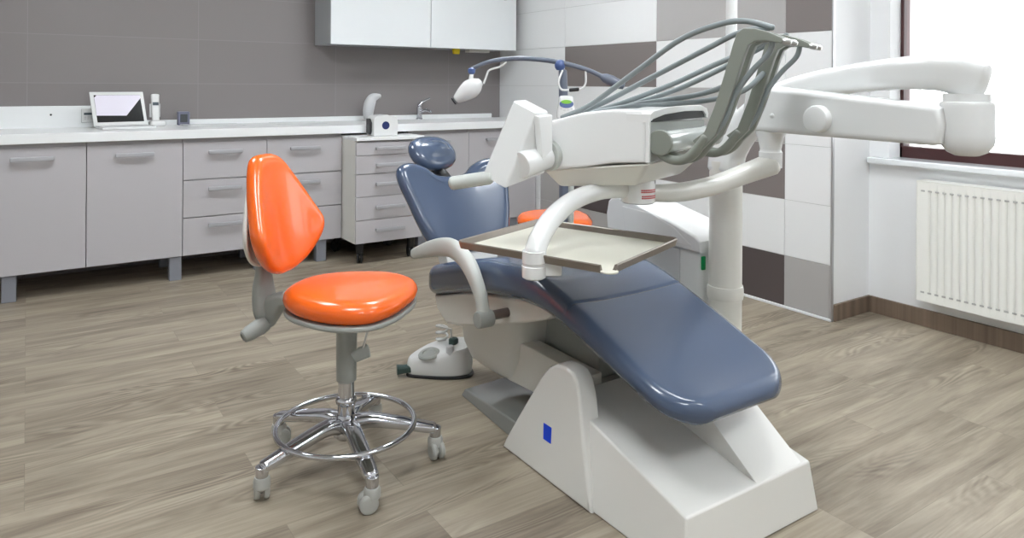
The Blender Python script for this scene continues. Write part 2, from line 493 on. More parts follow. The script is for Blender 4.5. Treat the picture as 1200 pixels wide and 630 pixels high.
def carcass(t, x0, x1):
    bm = BM(); box(bm, x0+0.002, x1-0.002, FRONT+0.02, YB-0.002, 0.145, 0.853, 0.001, 1)
    t.part('body', bm, M['cabinet'])

def front(t, name, x0, x1, z0, z1, hx, hz, lab=None, hw=0.195):
    bm = BM(); box(bm, x0+0.002, x1-0.002, FRONT, FRONT+0.019, z0+0.002, z1-0.002, 0.0015, 1)
    d = t.part(name, bm, M['cabinet'])
    t.part('handle', handle(BM(), hx, FRONT, hz, hw), M['handle'], d)

def door_unit(x0, x1, hx, label, lg, hz=0.7725):
    t = Thing('base_cabinet', label, 'cabinet', ((x0+x1)/2, 5.0, 0), 'grey base cabinets along the back wall')
    carcass(t, x0, x1); front(t, 'door', x0, x1, 0.145, 0.832, hx, hz); legs(t, lg); return t

def drawer_unit(x0, x1, hx, label, lg):
    t = Thing('drawer_cabinet', label, 'cabinet', ((x0+x1)/2, 5.0, 0), 'grey base cabinets along the back wall')
    carcass(t, x0, x1)
    for z0, z1, hz in ((0.602, 0.832, 0.7685), (0.374, 0.600, 0.545), (0.145, 0.372, 0.322)):
        front(t, 'drawer', x0, x1, z0, z1, hx, hz)
    legs(t, lg); return t

door_unit(-0.222, 0.281, 0.026, 'grey single-door base cabinet at the left end, below the bare upstand', (-0.076,))
door_unit(0.281, 0.784, 0.524, 'grey single-door base cabinet below the laptop', (0.749,))
drawer_unit(0.784, 1.281, 1.024, 'grey three-drawer base cabinet left of the orange backrest', (1.245,))
drawer_unit(1.281, 1.782, 1.523, 'grey three-drawer base cabinet partly hidden by orange backrest, left of the wheeled unit', (1.648,))
door_unit(2.280, 2.776, 2.505, 'grey base cabinet with handle below the tap, behind the headrest', (2.40,))
door_unit(2.776, 3.400, 3.020, 'grey base cabinet at the right end, next to the tiled wall', (3.2,), 0.773)

# worktop
bm = BM()
box(bm, -0.24, XT-0.003, FRONT-0.03, YB-0.022, 0.855, TOP, 0.004, 2)
wt = Thing('worktop', 'long glossy white worktop running over all the grey base cabinets', 'worktop', (1.6, 5.0, 0.855))
wt.part('slab', bm, M['worktop'])
for x0, x1 in ((0.865, 1.215), (1.435, 1.770)):
    bm = BM()
    box(bm, x0, x1, 4.990, 4.998, TOP-0.002, TOP+0.002); box(bm, x0, x1, 5.268, 5.272, TOP-0.002, TOP+0.002)
    box(bm, x0, x0+0.005, 4.99, 5.27, TOP-0.002, TOP+0.002); box(bm, x1-0.005, x1, 4.99, 5.27, TOP-0.002, TOP+0.002)
    wt.part('inset_rim', bm, M['sink_line'])
    bm = BM(); box(bm, x0+0.006, x1-0.006, 4.999, 5.267, TOP-0.002, TOP+0.001); wt.part('inset_cover', bm, M['worktop'])
bm = BM(); box(bm, 0.39, 3.32, YB-0.02, YB, TOP-0.01, 0.944, 0.003, 1)
solo('upstand', bm, M['worktop'], 'low white upstand strip along the dark wall behind the tap', 'upstand', (1.8, YB-0.01, TOP))
ws = Thing('wall_upstand', 'tall white back panel on the worktop left of the laptop', 'panel', (0.08, YB-0.02, TOP))
bm = BM(); box(bm, -0.24, 0.388, YB-0.03, YB, TOP-0.01, 1.043, 0.003, 1); ws.part('panel', bm, M['worktop'])
bm = BM(); cyl(bm, (0.122, YB-0.034, 0.990), (0.122, YB-0.028, 0.990), 0.006); ws.part('screw', bm, M['black'])
sk = Thing('wall_control', 'small white keypad with dark display half hidden behind the laptop', 'control panel', (0.33, YB-0.035, 0.98))
bm = BM(); box(bm, 0.282, 0.385, YB-0.045, YB-0.029, 0.938, 1.025, 0.004, 2); sk.part('body', bm, M['plastic_white'])
bm = BM(); box(bm, 0.296, 0.36, YB-0.047, YB-0.044, 0.986, 1.000); sk.part('display', bm, M['lcd_grey'])
for i in range(4):
    for j in range(2):
        bm = BM(); x = 0.298+0.017*i; z = 0.958+0.012*j
        box(bm, x, x+0.012, YB-0.048, YB-0.044, z, z+0.008, 0.001, 1); sk.part('button', bm, M['panel_grey'])

# wall socket right of the laptop
so = Thing('wall_socket', 'white square power socket on dark wall behind the phone', 'socket', (0.708, YB-0.005, 1.005))
bm = BM(); box(bm, 0.668, 0.735, YB-0.012, YB+0.001, 0.962, 1.052, 0.004, 2); so.part('plate', bm, M['plastic_white'])
bm = BM(); lathe(bm, (0.708, YB-0.013, 1.008), (0, 1, 0), [(0, 0.025), (0.0005, 0.024), (0.006, 0.020)], 24); so.part('outlet', bm, M['panel_grey'])

# laptop (faces the room)
TOP_ = TOP; TOP = 0.9105
lp = Thing('laptop', 'open white laptop with light and black screen on the worktop', 'laptop', (0.50, 4.98, TOP))
bm = BM()
prism(bm, [(0.345, 5.075, TOP), (0.37, 4.885, TOP), (0.665, 4.935, TOP), (0.64, 5.13, TOP)], (0, 0, 0.014), 0.004, 2)
lp.part('base', bm, M['plastic_white'])
bm = BM()
for k in range(5):
    f0 = 0.2+0.12*k
    a = V((0.345, 5.075, 0)).lerp(V((0.37, 4.885, 0)), f0); b = V((0.64, 5.13, 0)).lerp(V((0.665, 4.935, 0)), f0)
    c = b.lerp(V((0.64, 5.13, 0)).lerp(V((0.665, 4.935, 0)), f0+0.09), 1); d = a.lerp(V((0.345, 5.075, 0)).lerp(V((0.37, 4.885, 0)), f0+0.09), 1)
    a2, b2, c2, d2 = (p.lerp(V((0.5, 5.0, 0)), 0.08) for p in (a, b, c, d))
    prism(bm, [(*p.xy, TOP+0.0135) for p in (a2, b2, c2, d2)], (0, 0, 0.002))
lp.part('keyboard', bm, M['panel_grey'])
# lid: quad in a tilted plane
BLc, BRc, TRc, TLc = V((0.338, 5.072, 0.925)), V((0.640, 5.128, 0.925)), V((0.618, 5.19, 1.132)), V((0.316, 5.134, 1.132))
nrm = (BRc-BLc).cross(TLc-BLc).normalized()
bm = BM(); prism(bm, [BLc, BRc, TRc, TLc], -nrm*0.008, 0.003, 2); lid = lp.part('lid', bm, M['plastic_white'])
def lq(u, v, off=0.001): return BLc+(BRc-BLc)*u+(TLc-BLc)*v+nrm*off
fl = 1 if nrm.y < 0 else -1
if fl < 0:
    def lq(u, v, off=0.001): return BLc+(BRc-BLc)*u+(TLc-BLc)*v-nrm*off
bm = BM(); prism(bm, [lq(.075, .10, .0), lq(.94, .10, .0), lq(.93, .90, .0), lq(.07, .90, .0)], (lq(0, 0, .0012)-lq(0, 0, 0)))
lp.part('screen', bm, M['screen_dark'], lid)
bm = BM(); prism(bm, [lq(.075, .30, .0014), lq(.62, .28, .0014), lq(.93, .80, .0014), lq(.93, .895, .0014), lq(.12, .895, .0014), lq(.072, .83, .0014)], (lq(0, 0, .0008)-lq(0, 0, 0)))
lp.part('screen_image', bm, M['screen_lilac'], lid, label='pale lilac upper area of the screen')

# cordless phone in its charger
ph = Thing('cordless_phone', 'white cordless phone standing in its charger right of the laptop', 'phone', (0.70, 5.17, TOP))
bm = BM(); pad(bm, cr([(0.655, 5.12), (0.70, 5.11), (0.745, 5.13), (0.75, 5.20), (0.70, 5.225), (0.655, 5.20)], 5, True), 0.035, 0.012, lambda x, y, z: (x, y+0.15*z, TOP+z), 0.004)
ph.part('charger', bm, M['plastic_white'])
bm = BM(); tube(bm, [(0.690, 5.16, TOP+0.02), (0.688, 5.19, TOP+0.20)], [0.022, 0.025], n=16, r2=[0.013, 0.014], ex=3.5, up=(0, -1, 0.2))
hs = ph.part('handset', bm, M['plastic_white'])
bm = BM(); prism(bm, [(0.672, 5.164, 1.045), (0.706, 5.164, 1.045), (0.706, 5.167, 1.065), (0.672, 5.167, 1.065)], (0, -0.003, 0)); ph.part('display', bm, M['lcd_grey'], hs)

# small clock
ck = Thing('desk_clock', 'small square grey digital clock standing on the worktop', 'clock', (0.86, 5.22, TOP))
bm = BM(); box(bm, 0.828, 0.902, 5.205, 5.245, TOP, 1.000, 0.006, 3); ck.part('case', bm, M['clock_case'])
bm = BM(); box(bm, 0.843, 0.887, 5.202, 5.207, 0.930, 0.983, 0.002, 1); ck.part('face', bm, M['clock_face'])
bm = BM(); prism(bm, [(0.84, 5.206, TOP), (0.89, 5.206, TOP), (0.90, 5.15, TOP), (0.85, 5.15, TOP)], (0, 0, 0.006), 0.002, 1); ck.part('foot', bm, M['panel_grey'])

# soap dispenser (curved)
sd = Thing('soap_dispenser', 'tall curved silver grey soap dispenser behind the white box', 'dispenser', (2.14, 5.12, TOP))
pts = [(2.125, 5.12, TOP+0.028), (2.127, 5.12, 0.99), (2.14, 5.12, 1.05), (2.165, 5.115, 1.088), (2.215, 5.105, 1.102)]
bm = BM(); tube(bm, pts, [0.034, 0.040, 0.042, 0.034, 0.014], n=18, smooth=6, r2=[0.034, 0.042, 0.042, 0.026, 0.010], up=(0, -1, 0))
sd.part('body', bm, M['panel_grey'])
bm = BM(); cyl(bm, (2.125, 5.12, TOP), (2.125, 5.12, TOP+0.012), 0.045, bev=0.004); sd.part('base', bm, M['panel_grey'])
bm = BM(); cyl(bm, (2.21, 5.105, 1.097), (2.212, 5.104, 1.080), 0.007, bev=0.002); sd.part('spout', bm, M['plastic_grey'])

# tap
tp = Thing('tap', 'small chrome mixer tap standing on the worktop by the dark wall', 'tap', (2.61, 5.22, TOP))
bm = BM(); lathe(bm, (2.605, 5.23, TOP), (0, 0, 1), [(0, 0.028), (0.008, 0.027), (0.012, 0.022), (0.09, 0.022), (0.10, 0.020), (0.105, 0.0)], 24); tp.part('body', bm, M['chrome'])
bm = BM(); tube(bm, [(2.605, 5.225, 0.965), (2.625, 5.16, 0.985), (2.64, 5.10, 0.975)], [0.013, 0.012, 0.010], smooth=5); tp.part('spout', bm, M['chrome'])
bm = BM(); tube(bm, [(2.602, 5.23, 1.02), (2.625, 5.225, 1.048), (2.685, 5.21, 1.078)], [0.021, 0.016, 0.010], smooth=5, r2=[0.018, 0.010, 0.006]); tp.part('lever', bm, M['chrome'])

TOP = TOP_
# ------------------------------------------------------------------ mobile drawer unit
ct = Thing('drawer_cart', 'white and grey five-drawer unit on black casters', 'drawer unit', (2.04, 4.75, 0))
CX0, CX1, CY = 1.785, 2.266, 4.498
bm = BM(); box(bm, CX0, CX0+0.018, CY+0.018, 5.02, 0.143, 0.818, 0.001, 1); ct.part('side_panel', bm, M['cabinet_side'])
bm = BM(); box(bm, CX1-0.018, CX1, CY+0.018, 5.02, 0.143, 0.818, 0.001, 1); ct.part('side_panel', bm, M['cabinet_side'])
bm = BM(); box(bm, CX0+0.018, CX1-0.018, CY+0.021, 5.02, 0.143, 0.818, 0.001, 1); ct.part('body', bm, M['cabinet'])
bm = BM(); box(bm, CX0-0.001, CX1+0.010, CY-0.012, 5.03, 0.818, 0.840, 0.003, 2); ct.part('top', bm, M['worktop'])
zz = [0.808, 0.721, 0.598, 0.448, 0.295, 0.143]; hz = [0.765, 0.657, 0.530, 0.377, 0.227]
for i in range(5):
    bm = BM(); box(bm, CX0+0.002, CX1-0.002, CY, CY+0.018, zz[i+1]+0.002, zz[i]-0.002, 0.0015, 1)
    d = ct.part('drawer', bm, M['cabinet'])
    ct.part('handle', handle(BM(), 2.022, CY, hz[i], 0.205), M['handle'], d)
for x, y, a in ((1.838, 4.56, 0.5), (2.21, 4.56, 0.2), (1.838, 4.97, -0.3), (2.21, 4.97, 1.3)):
    ca, sa = math.cos(a), math.sin(a)
    bm = BM()
    for s in (-0.011, 0.011):
        p = V((x+sa*0.02, y+ca*0.02, 0.040)); ax = V((ca, -sa, 0))
        lathe(bm, p+ax*(s-0.007), ax, [(0, 0.030), (0.002, 0.038), (0.004, 0.040), (0.010, 0.040), (0.012, 0.038), (0.014, 0.030)], 24)
    w = ct.part('caster', bm, M['rubber'])
    bm = BM(); cyl(bm, (x, y, 0.075), (x, y, 0.143), 0.022, 0.03, bev=0.002); box(bm, x-0.035, x+0.035, y-0.035, y+0.035, 0.137, 0.1435, 0.002, 1)
    tube(bm, [(x, y, 0.085), (x+sa*0.02, y+ca*0.02, 0.07)], 0.024, smooth=0)
    ct.part('fork', bm, M['black'], w)

# white box with a navy disc
wb = Thing('white_box', 'small white device with round navy badge standing on the drawer unit', 'device', (2.06, 4.62, 0.8405))
bm = BM()
pr = [(1.932, 0.8405), (2.106, 0.8405), (2.112, 0.935), (2.098, 0.965), (2.03, 0.984), (1.955, 0.978), (1.932, 0.955)]
prism(bm, [(x, 4.555, z) for x, z in pr], (0, 0.13, 0), 0.006, 2); wb.part('body', bm, M['plastic_white'])
bm = BM(); cyl(bm, (2.018, 4.5535, 0.912), (2.018, 4.557, 0.912), 0.027, n=32); wb.part('badge', bm, M['navy'])
bm = BM(); prism(bm, [(1.934, 4.60, 0.848), (1.934, 4.655, 0.860), (1.934, 4.655, 0.958), (1.934, 4.61, 0.958), (1.934, 4.585, 0.93), (1.934, 4.585, 0.87)], (-0.016, 0, 0), 0.003, 1); wb.part('back_plate', bm, M['black'])

# ------------------------------------------------------------------ wall cabinets
def wall_cab(x0, x1, label, side):
    t = Thing('wall_cabinet', label, 'wall cabinet', ((x0+x1)/2, YB, 1.47), 'white wall cabinets')
    bm = BM(); box(bm, x0+0.003, x1-0.003, 4.97, YB-0.002, 1.474, 2.20, 0.001, 1); t.part('body', bm, M['side_grey'])
    bm = BM(); box(bm, x0+0.0015, x1-0.0015, 4.95, 4.969, 1.470, 2.20, 0.002, 2); d = t.part('door', bm, M['gloss_white'])
    bm = BM(); lathe(bm, (x1-0.12, 4.951, 1.915), (0, -1, 0), [(0, 0.030), (0.006, 0.030), (0.010, 0.040), (0.014, 0.040), (0.016, 0.034)], 32); t.part('handle', bm, M['handle'], d)
wall_cab(1.772, 2.558, 'white glossy wall cabinet, the left one with its grey side showing', True)
wall_cab(2.561, 3.345, 'white glossy wall cabinet next to the tiled wall, above the yellow tag', False)
bm = BM(); box(bm, 2.955, 3.145, 5.04, 5.12, 1.450, 1.4745, 0.004, 2)
solo('under_cabinet_lamp', bm, M['plastic_warm'], 'small white strip lamp under the right wall cabinet', 'lamp', (3.05, 5.08, 1.47))
bm = BM(); prism(bm, [(2.81, 5.045, 1.474), (2.872, 5.045, 1.474), (2.866, 5.045, 1.432), (2.818, 5.045, 1.432)], (0, 0.03, 0), 0.004, 2)
solo('yellow_tag', bm, M['yellow'], 'small yellow tag hanging under the right wall cabinet', 'tag', (2.84, 5.06, 1.474))

# ------------------------------------------------------------------ radiator
rd = Thing('radiator', 'white ribbed panel radiator on the wall under the window', 'radiator', (3.68, 1.12, 0.15))
RY0, RY1, RZ0, RZ1 = 0.40, 1.868, 0.150, 0.735
bm = BM(); box(bm, 3.672, 3.735, RY0+0.01, RY1-0.01, RZ0+0.01, RZ1-0.01, 0.004, 1); rd.part('convector', bm, M['radiator'])
bm = BM(); n = 150; t = BM(); pitch = 0.0333
ys = [RY0, RY0+0.02]; yh = {}
y = RY0+0.022
while y+pitch < RY1-0.015:
    for o_, h_ in ((0.0, 0), (0.36, 0), (0.44, 1), (0.56, 1), (0.64, 0)):
        ys.append(y+o_*pitch); yh[len(ys)-1] = 0.009*h_
    y += pitch
ys += [y, RY1]
def prof(i): return yh.get(i, 0.0)
ringz = [(RZ0, 0), (RZ0+0.035, 0), (RZ0+0.045, 1), (RZ1-0.045, 1), (RZ1-0.035, 0), (RZ1, 0)]
gr = [[t.verts.new((3.650+prof(i_)*k, yy, z)) for i_, yy in enumerate(ys)] for z, k in ringz]
for a, b in zip(gr, gr[1:]):
    for i in range(len(ys)-1): t.faces.new((a[i], a[i+1], b[i+1], b[i]))
bk = [t.verts.new((3.673, yy, RZ1)) for yy in ys]; bk0 = [t.verts.new((3.673, yy, RZ0)) for yy in ys]
for i in range(len(ys)-1):
    t.faces.new((gr[-1][i], gr[-1][i+1], bk[i+1], bk[i])); t.faces.new((bk0[i], bk0[i+1], gr[0][i+1], gr[0][i])); t.faces.new((bk[i], bk[i+1], bk0[i+1], bk0[i]))
for idx in (0, len(ys)-1): t.faces.new([gr[k][idx] for k in range(6)]+[bk[idx], bk0[idx]])
bmesh.ops.recalc_face_normals(t, faces=t.faces); merge(bm, t)
rd.part('front_panel', bm, M['radiator'], sharp=1.2)
bm = BM()
y = RY0+0.022+pitch*0.5
while y < RY1-0.03:
    box(bm, 3.6485, 3.652, y-0.009, y+0.009, RZ1-0.050, RZ1-0.042, 0.001, 1); y += pitch
rd.part('slot_row', bm, M['radiator_slot'])
bm = BM(); y = RY0+0.022+pitch*0.5
while y < RY1-0.03:
    box(bm, 3.6485, 3.652, y-0.009, y+0.009, RZ0+0.040, RZ0+0.048, 0.001, 1); y += pitch
rd.part('slot_row', bm, M['radiator_slot'])
bm = BM(); box(bm, 3.70, XW, 1.60, 1.64, 0.55, 0.65); box(bm, 3.70, XW, 0.60, 0.64, 0.55, 0.65); rd.part('wall_bracket', bm, M['radiator'])
bm = BM(); box(bm, 3.648, 3.735, RY1-0.004, RY1, RZ0, RZ1+0.002, 0.001, 1); box(bm, 3.648, 3.735, RY0, RY1, RZ1-0.001, RZ1+0.003, 0.001, 1); rd.part('cover_frame', bm, M['radiator'])

# ------------------------------------------------------------------ dentist stool
SX, SY = 0.841, 2.187
_R = V((math.cos(0.58875), -math.sin(0.58875), 0)); _F = V((math.sin(0.58875), math.cos(0.58875), 0))
nv = (_R*0.968-_F*0.25).normalized(); lv = (_R*0.25+_F*0.968).normalized()
st = Thing('dentist_stool', 'orange stool with curved backrest, chrome foot ring and casters, left of the dental chair', 'stool', (SX, SY, 0), 'orange dentist stools')
O2 = V((SX, SY, 0))
def sl(u, f, z): return O2+lv*u+nv*f+V((0, 0, z))   # u sideways, f forwards
# seat: rounded, wider at the front
out = cr([(-0.06, -0.185), (0.06, -0.185), (0.145, -0.125), (0.195, -0.02), (0.205, 0.08), (0.165, 0.165), (0.08, 0.20), (0.0, 0.205), (-0.08, 0.20), (-0.165, 0.165), (-0.205, 0.08), (-0.195, -0.02), (-0.145, -0.125)], 6, True)
bm = BM(); pad(bm, out, 0.070, 0.042, lambda x, y, z: sl(x, y, 0.497+z-0.05*y*y*4*(1 if y > 0 else 0)*(z/0.07)), 0.006)
seat = st.part('seat', bm, M['orange_vinyl'])
out2 = [(x*0.985, y*0.985) for x, y in out]
bm = BM(); pad(bm, out2, 0.016, 0.006, lambda x, y, z: sl(x, y, 0.484+z)); st.part('seat_pan', bm, M['plastic_grey'])
# backrest
half = [(0.075, 0.178), (0.135, 0.105), (0.190, 0.010), (0.213, -0.045), (0.190, -0.100), (0.125, -0.155), (0.055, -0.182)]
half = [(x*0.90, y) for x, y in half]
bo = cr([(0.0, 0.190)]+half+[(0.0, -0.187)]+[(-x, y) for x, y in reversed(half)], 6, True)
def backmap(x, y, z, off=0.0, lean=0.22): return sl(x*(1-0.6*z), -0.290+off+z+1.6*x*x-lean*y, 0.775+y)
bm = BM(); pad(bm, bo, 0.055, 0.028, backmap, 0.004); st.part('backrest', bm, M['orange_vinyl'])
bo2 = [(x*0.86, y*0.84-0.012) for x, y in bo]
bm = BM(); pad(bm, bo2, 0.016, 0.008, lambda x, y, z: backmap(x, y, z, -0.020, 0.06)); st.part('back_shell', bm, M['plastic_warm'])
# back bracket
bm = BM(); tube(bm, [sl(0, -0.315, 0.70), sl(0, -0.300, 0.60), sl(0, -0.298, 0.53), sl(0, -0.290, 0.46), sl(0, -0.275, 0.415)], [0.028, 0.030, 0.046, 0.048, 0.028], n=20, smooth=5, r2=[0.014, 0.016, 0.022, 0.024, 0.018], ex=3, up=nv)
tube(bm, [sl(0, -0.285, 0.455), sl(0, -0.23, 0.500), sl(0, -0.18, 0.494), sl(0, -0.10, 0.486)], [0.034, 0.032, 0.03, 0.03], n=16, r2=[0.045, 0.024, 0.010, 0.006], ex=3.5, smooth=4)
br = st.part('back_bracket', bm, M['plastic_grey'])
kp = sl(-0.03, -0.268, 0.430); kq = sl(-0.10, -0.312, 0.398)
bm = BM(); lathe(bm, kp, kq-kp, [(0, 0.024), (0.02, 0.027), (0.06, 0.024), (0.078, 0.019), (0.082, 0.013), (0.076, 0.010), (0.076, 0.0)], 24); st.part('tension_knob', bm, M['plastic_grey'], br)
# column
bm = BM(); lathe(bm, (SX, SY, 0.262), (0, 0, 1), [(0, 0.026), (0.004, 0.031), (0.20, 0.033), (0.224, 0.036)], 32); st.part('column_sleeve', bm, M['plastic_grey'])
bm = BM(); lathe(bm, (SX, SY, 0.10), (0, 0, 1), [(0, 0.026), (0.08, 0.026), (0.17, 0.025)], 32); st.part('gas_lift', bm, M['chrome'])
bm = BM(); lathe(bm, (SX, SY, 0.190), (0, 0, 1), [(0, 0.026), (0.004, 0.031), (0.012, 0.033), (0.020, 0.031), (0.024, 0.026)], 32); st.part('ring_collar', bm, M['chrome'])
# lever
bm = BM(); a = sl(0.05, 0.03, 0.484); b = sl(0.085, 0.03, 0.395)
a = O2+V((0.055, 0.02, 0.484)); b = O2+V((0.022, 0.015, 0.395)); a = O2+V((0.034, -0.112, 0.486)); b = O2+V((0.008, -0.108, 0.385))
tube(bm, [a, b], 0.0035, n=8); lv0 = st.part('height_lever', bm, M['steel'])
bm = BM(); tube(bm, [b+V((0.016, -0.011, 0.004)), b+V((-0.002, 0, -0.004)), b+V((-0.020, 0.012, -0.018))], [0.020, 0.020, 0.016], r2=0.006, n=14, ex=3, up=(0.5, -0.7, 0.5)); st.part('paddle', bm, M['plastic_grey'], lv0)
# star base: five arms
RB = 0.285
for k in range(5):
    a = math.radians(48+72*k); d = V((math.cos(a), math.sin(a), 0))
    c = lambda r, z: O2+d*r+V((0, 0, z))
    bm = BM(); tube(bm, [c(0.015, 0.125), c(0.07, 0.135), c(0.15, 0.122), c(0.23, 0.104), c(RB-0.01, 0.094)], [0.028, 0.027, 0.026, 0.024, 0.021], n=16, smooth=5, r2=[0.026, 0.021, 0.018, 0.016, 0.015], ex=2.8, up=(0, 0, 1))
    cyl(bm, c(RB-0.005, 0.098), c(RB-0.005, 0.066), 0.019, 0.018, bev=0.003)
    st.part('base_arm', bm, M['chrome'])
    # caster
    yaw = a+1.9+0.4*k; w = V((math.cos(yaw), math.sin(yaw), 0)); tr = V((-w.y, w.x, 0)); cc = c(RB-0.005, 0.027)+tr*0.012
    bm = BM()
    for s in (-1, 1):
        p = cc+w*(s*0.013)
        lathe(bm, p-w*0.009, w, [(0, 0.018), (0.001, 0.023), (0.004, 0.027), (0.014, 0.027), (0.017, 0.023), (0.018, 0.018)], 24)
    cs = st.part('caster', bm, M['caster_grey'])
    bm = BM(); lathe(bm, c(RB-0.005, 0.034), (0, 0, 1), [(0, 0.019), (0.006, 0.024), (0.026, 0.024), (0.034, 0.020)], 24)
    tube(bm, [cc-w*0.002, cc+w*0.002], 0.014, n=14)
    st.part('caster_housing', bm, M['caster_grey'], cs)
bm = BM(); lathe(bm, (SX, SY, 0.085), (0, 0, 1), [(0, 0.030), (0.01, 0.040), (0.045, 0.042), (0.06, 0.034), (0.075, 0.027)], 32); st.part('base_hub', bm, M['chrome'])
# foot ring
bm = BM(); t = BM(); Rr = 0.213; rr = 0.0085; rings = []
NR = 72
for i in range(NR):
    th = 2*PI*i/NR; d = V((math.cos(th), math.sin(th), 0))
    rings.append([t.verts.new(O2+d*(Rr+rr*math.cos(2*PI*j/12))+V((0, 0, 0.128+rr*math.sin(2*PI*j/12)))) for j in range(12)])
for i in range(NR):
    a, b = rings[i], rings[(i+1) % NR]
    for j in range(12): t.faces.new((a[j], b[j], b[(j+1) % 12], a[(j+1) % 12]))
bmesh.ops.recalc_face_normals(t, faces=t.faces); merge(bm, t)
st.part('foot_ring', bm, M['chrome'])
for k in (0, 2, 3):
    a = math.radians(48+72*k); d = V((math.cos(a), math.sin(a), 0))
    bm = BM(); tube(bm, [O2+d*0.206+V((0, 0, 0.105)), O2+d*0.212+V((0, 0, 0.128))], 0.010, n=10); st.part('ring_clip', bm, M['chrome'])
# second stool behind the chair
ang = math.radians(14.5)
T2 = Matrix.Translation(V((2.325, 3.08, -0.0))) @ Matrix.Rotation(ang, 4, 'Z') @ Matrix.Translation(-O2)
s2 = dup(st.root, T2, 'orange stool behind the dental chair and tray, only its round orange seat showing', None, ('backrest', 'back_shell', 'back_bracket'))

# its seat is set lower: the upper parts slide down on the gas lift
for ch_ in s2.children:
    if ch_.name.split('.')[0] in ('seat', 'seat_pan', 'column_sleeve', 'height_lever'): ch_.location.z -= 0.055

# ------------------------------------------------------------------ dental chair
dc = Thing('dental_chair', 'navy blue dental patient chair reclined on a white floor base', 'dental chair', (1.59, 1.9, 0))
# seat and legrest in one pad
zt = [(1.23, 0.398), (1.30, 0.414), (1.45, 0.462), (1.65, 0.530), (1.80, 0.574), (1.93, 0.592), (2.06, 0.590), (2.22, 0.570), (2.42, 0.520), (2.66, 0.452)]
wt_ = [(1.23, 0.236), (1.45, 0.245), (1.75, 0.255), (2.1, 0.265), (2.66, 0.262)]
cx_ = [(1.23, 1.566), (1.6, 1.578), (2.0, 1.590), (2.66, 1.594)]
tk = [(1.23, 0.062), (1.5, 0.070), (1.8, 0.092), (2.1, 0.118), (2.66, 0.118)]
Y0, Y1 = 1.235, 2.655
ys = []
for k in range(12): ys.append(Y0+0.13*(1-math.cos(k/12*PI/2)))
y = Y0+0.13
while y < Y1-0.10: ys.append(y); y += 0.0025 if abs(y-1.70) < 0.018 else 0.013
for k in range(13): ys.append(Y1-0.10*(1-math.sin(k/12*PI/2)))
def seat_bm():
    t = BM(); rings = []
    for y in ys:
        d0, d1 = y-Y0, Y1-y
        w = lerp_tab(wt_, y)
        for d, R in ((d0, 0.13), (d1, 0.10)):
            if d < R: w -= R-math.sqrt(max(0, R*R-(R-d)**2))
        T = lerp_tab(tk, y); f = 1.0
        for d, re in ((d0, 0.030), (d1, 0.045)):
            if d < re: f *= math.sqrt(max(0.004, 1-((re-d)/re)**2))
        zc = lerp_tab(zt, y)-T/2; h = T/2*f
        zc -= 0.0
        crease = 0.004*math.exp(-((y-1.70)/0.005)**2)
        r = min(0.045, h*0.98, w*0.9); cx = lerp_tab(cx_, y); pts = []
        NQ = 7
        for sx, sz in ((1, 1), (-1, 1), (-1, -1), (1, -1)):
            for k in range(NQ):
                a = (PI/2)*k/(NQ-1)
                if (sx, sz) in ((1, 1), (-1, -1)): ca, sa = math.cos(a), math.sin(a)
                else: ca, sa = math.sin(a), math.cos(a)
                px = sx*(w-r+r*ca); pz = sz*(h-h*min(1, r/h)+min(r, h)*sa)
                pts.append((px, pz))
            if (sx, sz) == (1, 1):
                for k in range(1, 12): pts.append((w-r-(2*(w-r))*k/12, h))
            if (sx, sz) == (-1, -1):
                for k in range(1, 12): pts.append((-(w-r)+(2*(w-r))*k/12, -h))
        ring = []
        for px, pz in pts:
            dish = 0.010*((px/0.26)**2-0.6) if pz > 0 else 0
            dish *= min(1, d0/0.1, d1/0.1)
            ring.append(t.verts.new((cx+px, y, zc+pz+dish-(crease if pz > 0 else 0))))
        rings.append(ring)
    skin(t, rings); return t
bm = BM(); merge(bm, seat_bm()); dc.part('seat_cushion', bm, M['blue_vinyl'], sharp=1.3)
# backrest pad
BK0 = V((1.570, 2.625, 0.505)); bax = V((1, 0.0, 0)); bup = V((-0.02, 0.50, 0.866)).normalized(); bn = bax.cross(bup).normalized()
half = [(0.0, 0.0), (0.11, 0.006), (0.185, 0.045), (0.222, 0.13), (0.250, 0.24), (0.272, 0.325), (0.266, 0.378), (0.222, 0.408), (0.165, 0.408), (0.115, 0.388), (0.070, 0.354), (0.0, 0.345)]
bo = cr(half+[(-x, y) for x, y in reversed(half[1:-1])], 6, True)
def bmap(x, y, z): return BK0+bax*x+bup*y+bn*(z-0.075+0.55*x*x)
bm = BM(); pad(bm, bo, 0.075, 0.040, bmap, -0.004, rings=9); dc.part('backrest', bm, M['blue_vinyl'], sharp=1.3)
bo3 = [(x*0.86, 0.03+y*0.86) for x, y in bo]
bm = BM(); pad(bm, bo3, 0.03, 0.012, lambda x, y, z: bmap(x, y, z-0.028)); dc.part('back_shell', bm, M['plastic_white'])
bm = BM(); prism(bm, [(1.45, 2.58, 0.34), (1.70, 2.58, 0.34), (1.70, 2.70, 0.56), (1.45, 2.70, 0.56)], (0, 0.07, -0.03), 0.01, 2); dc.part('back_support', bm, M['plastic_white'])
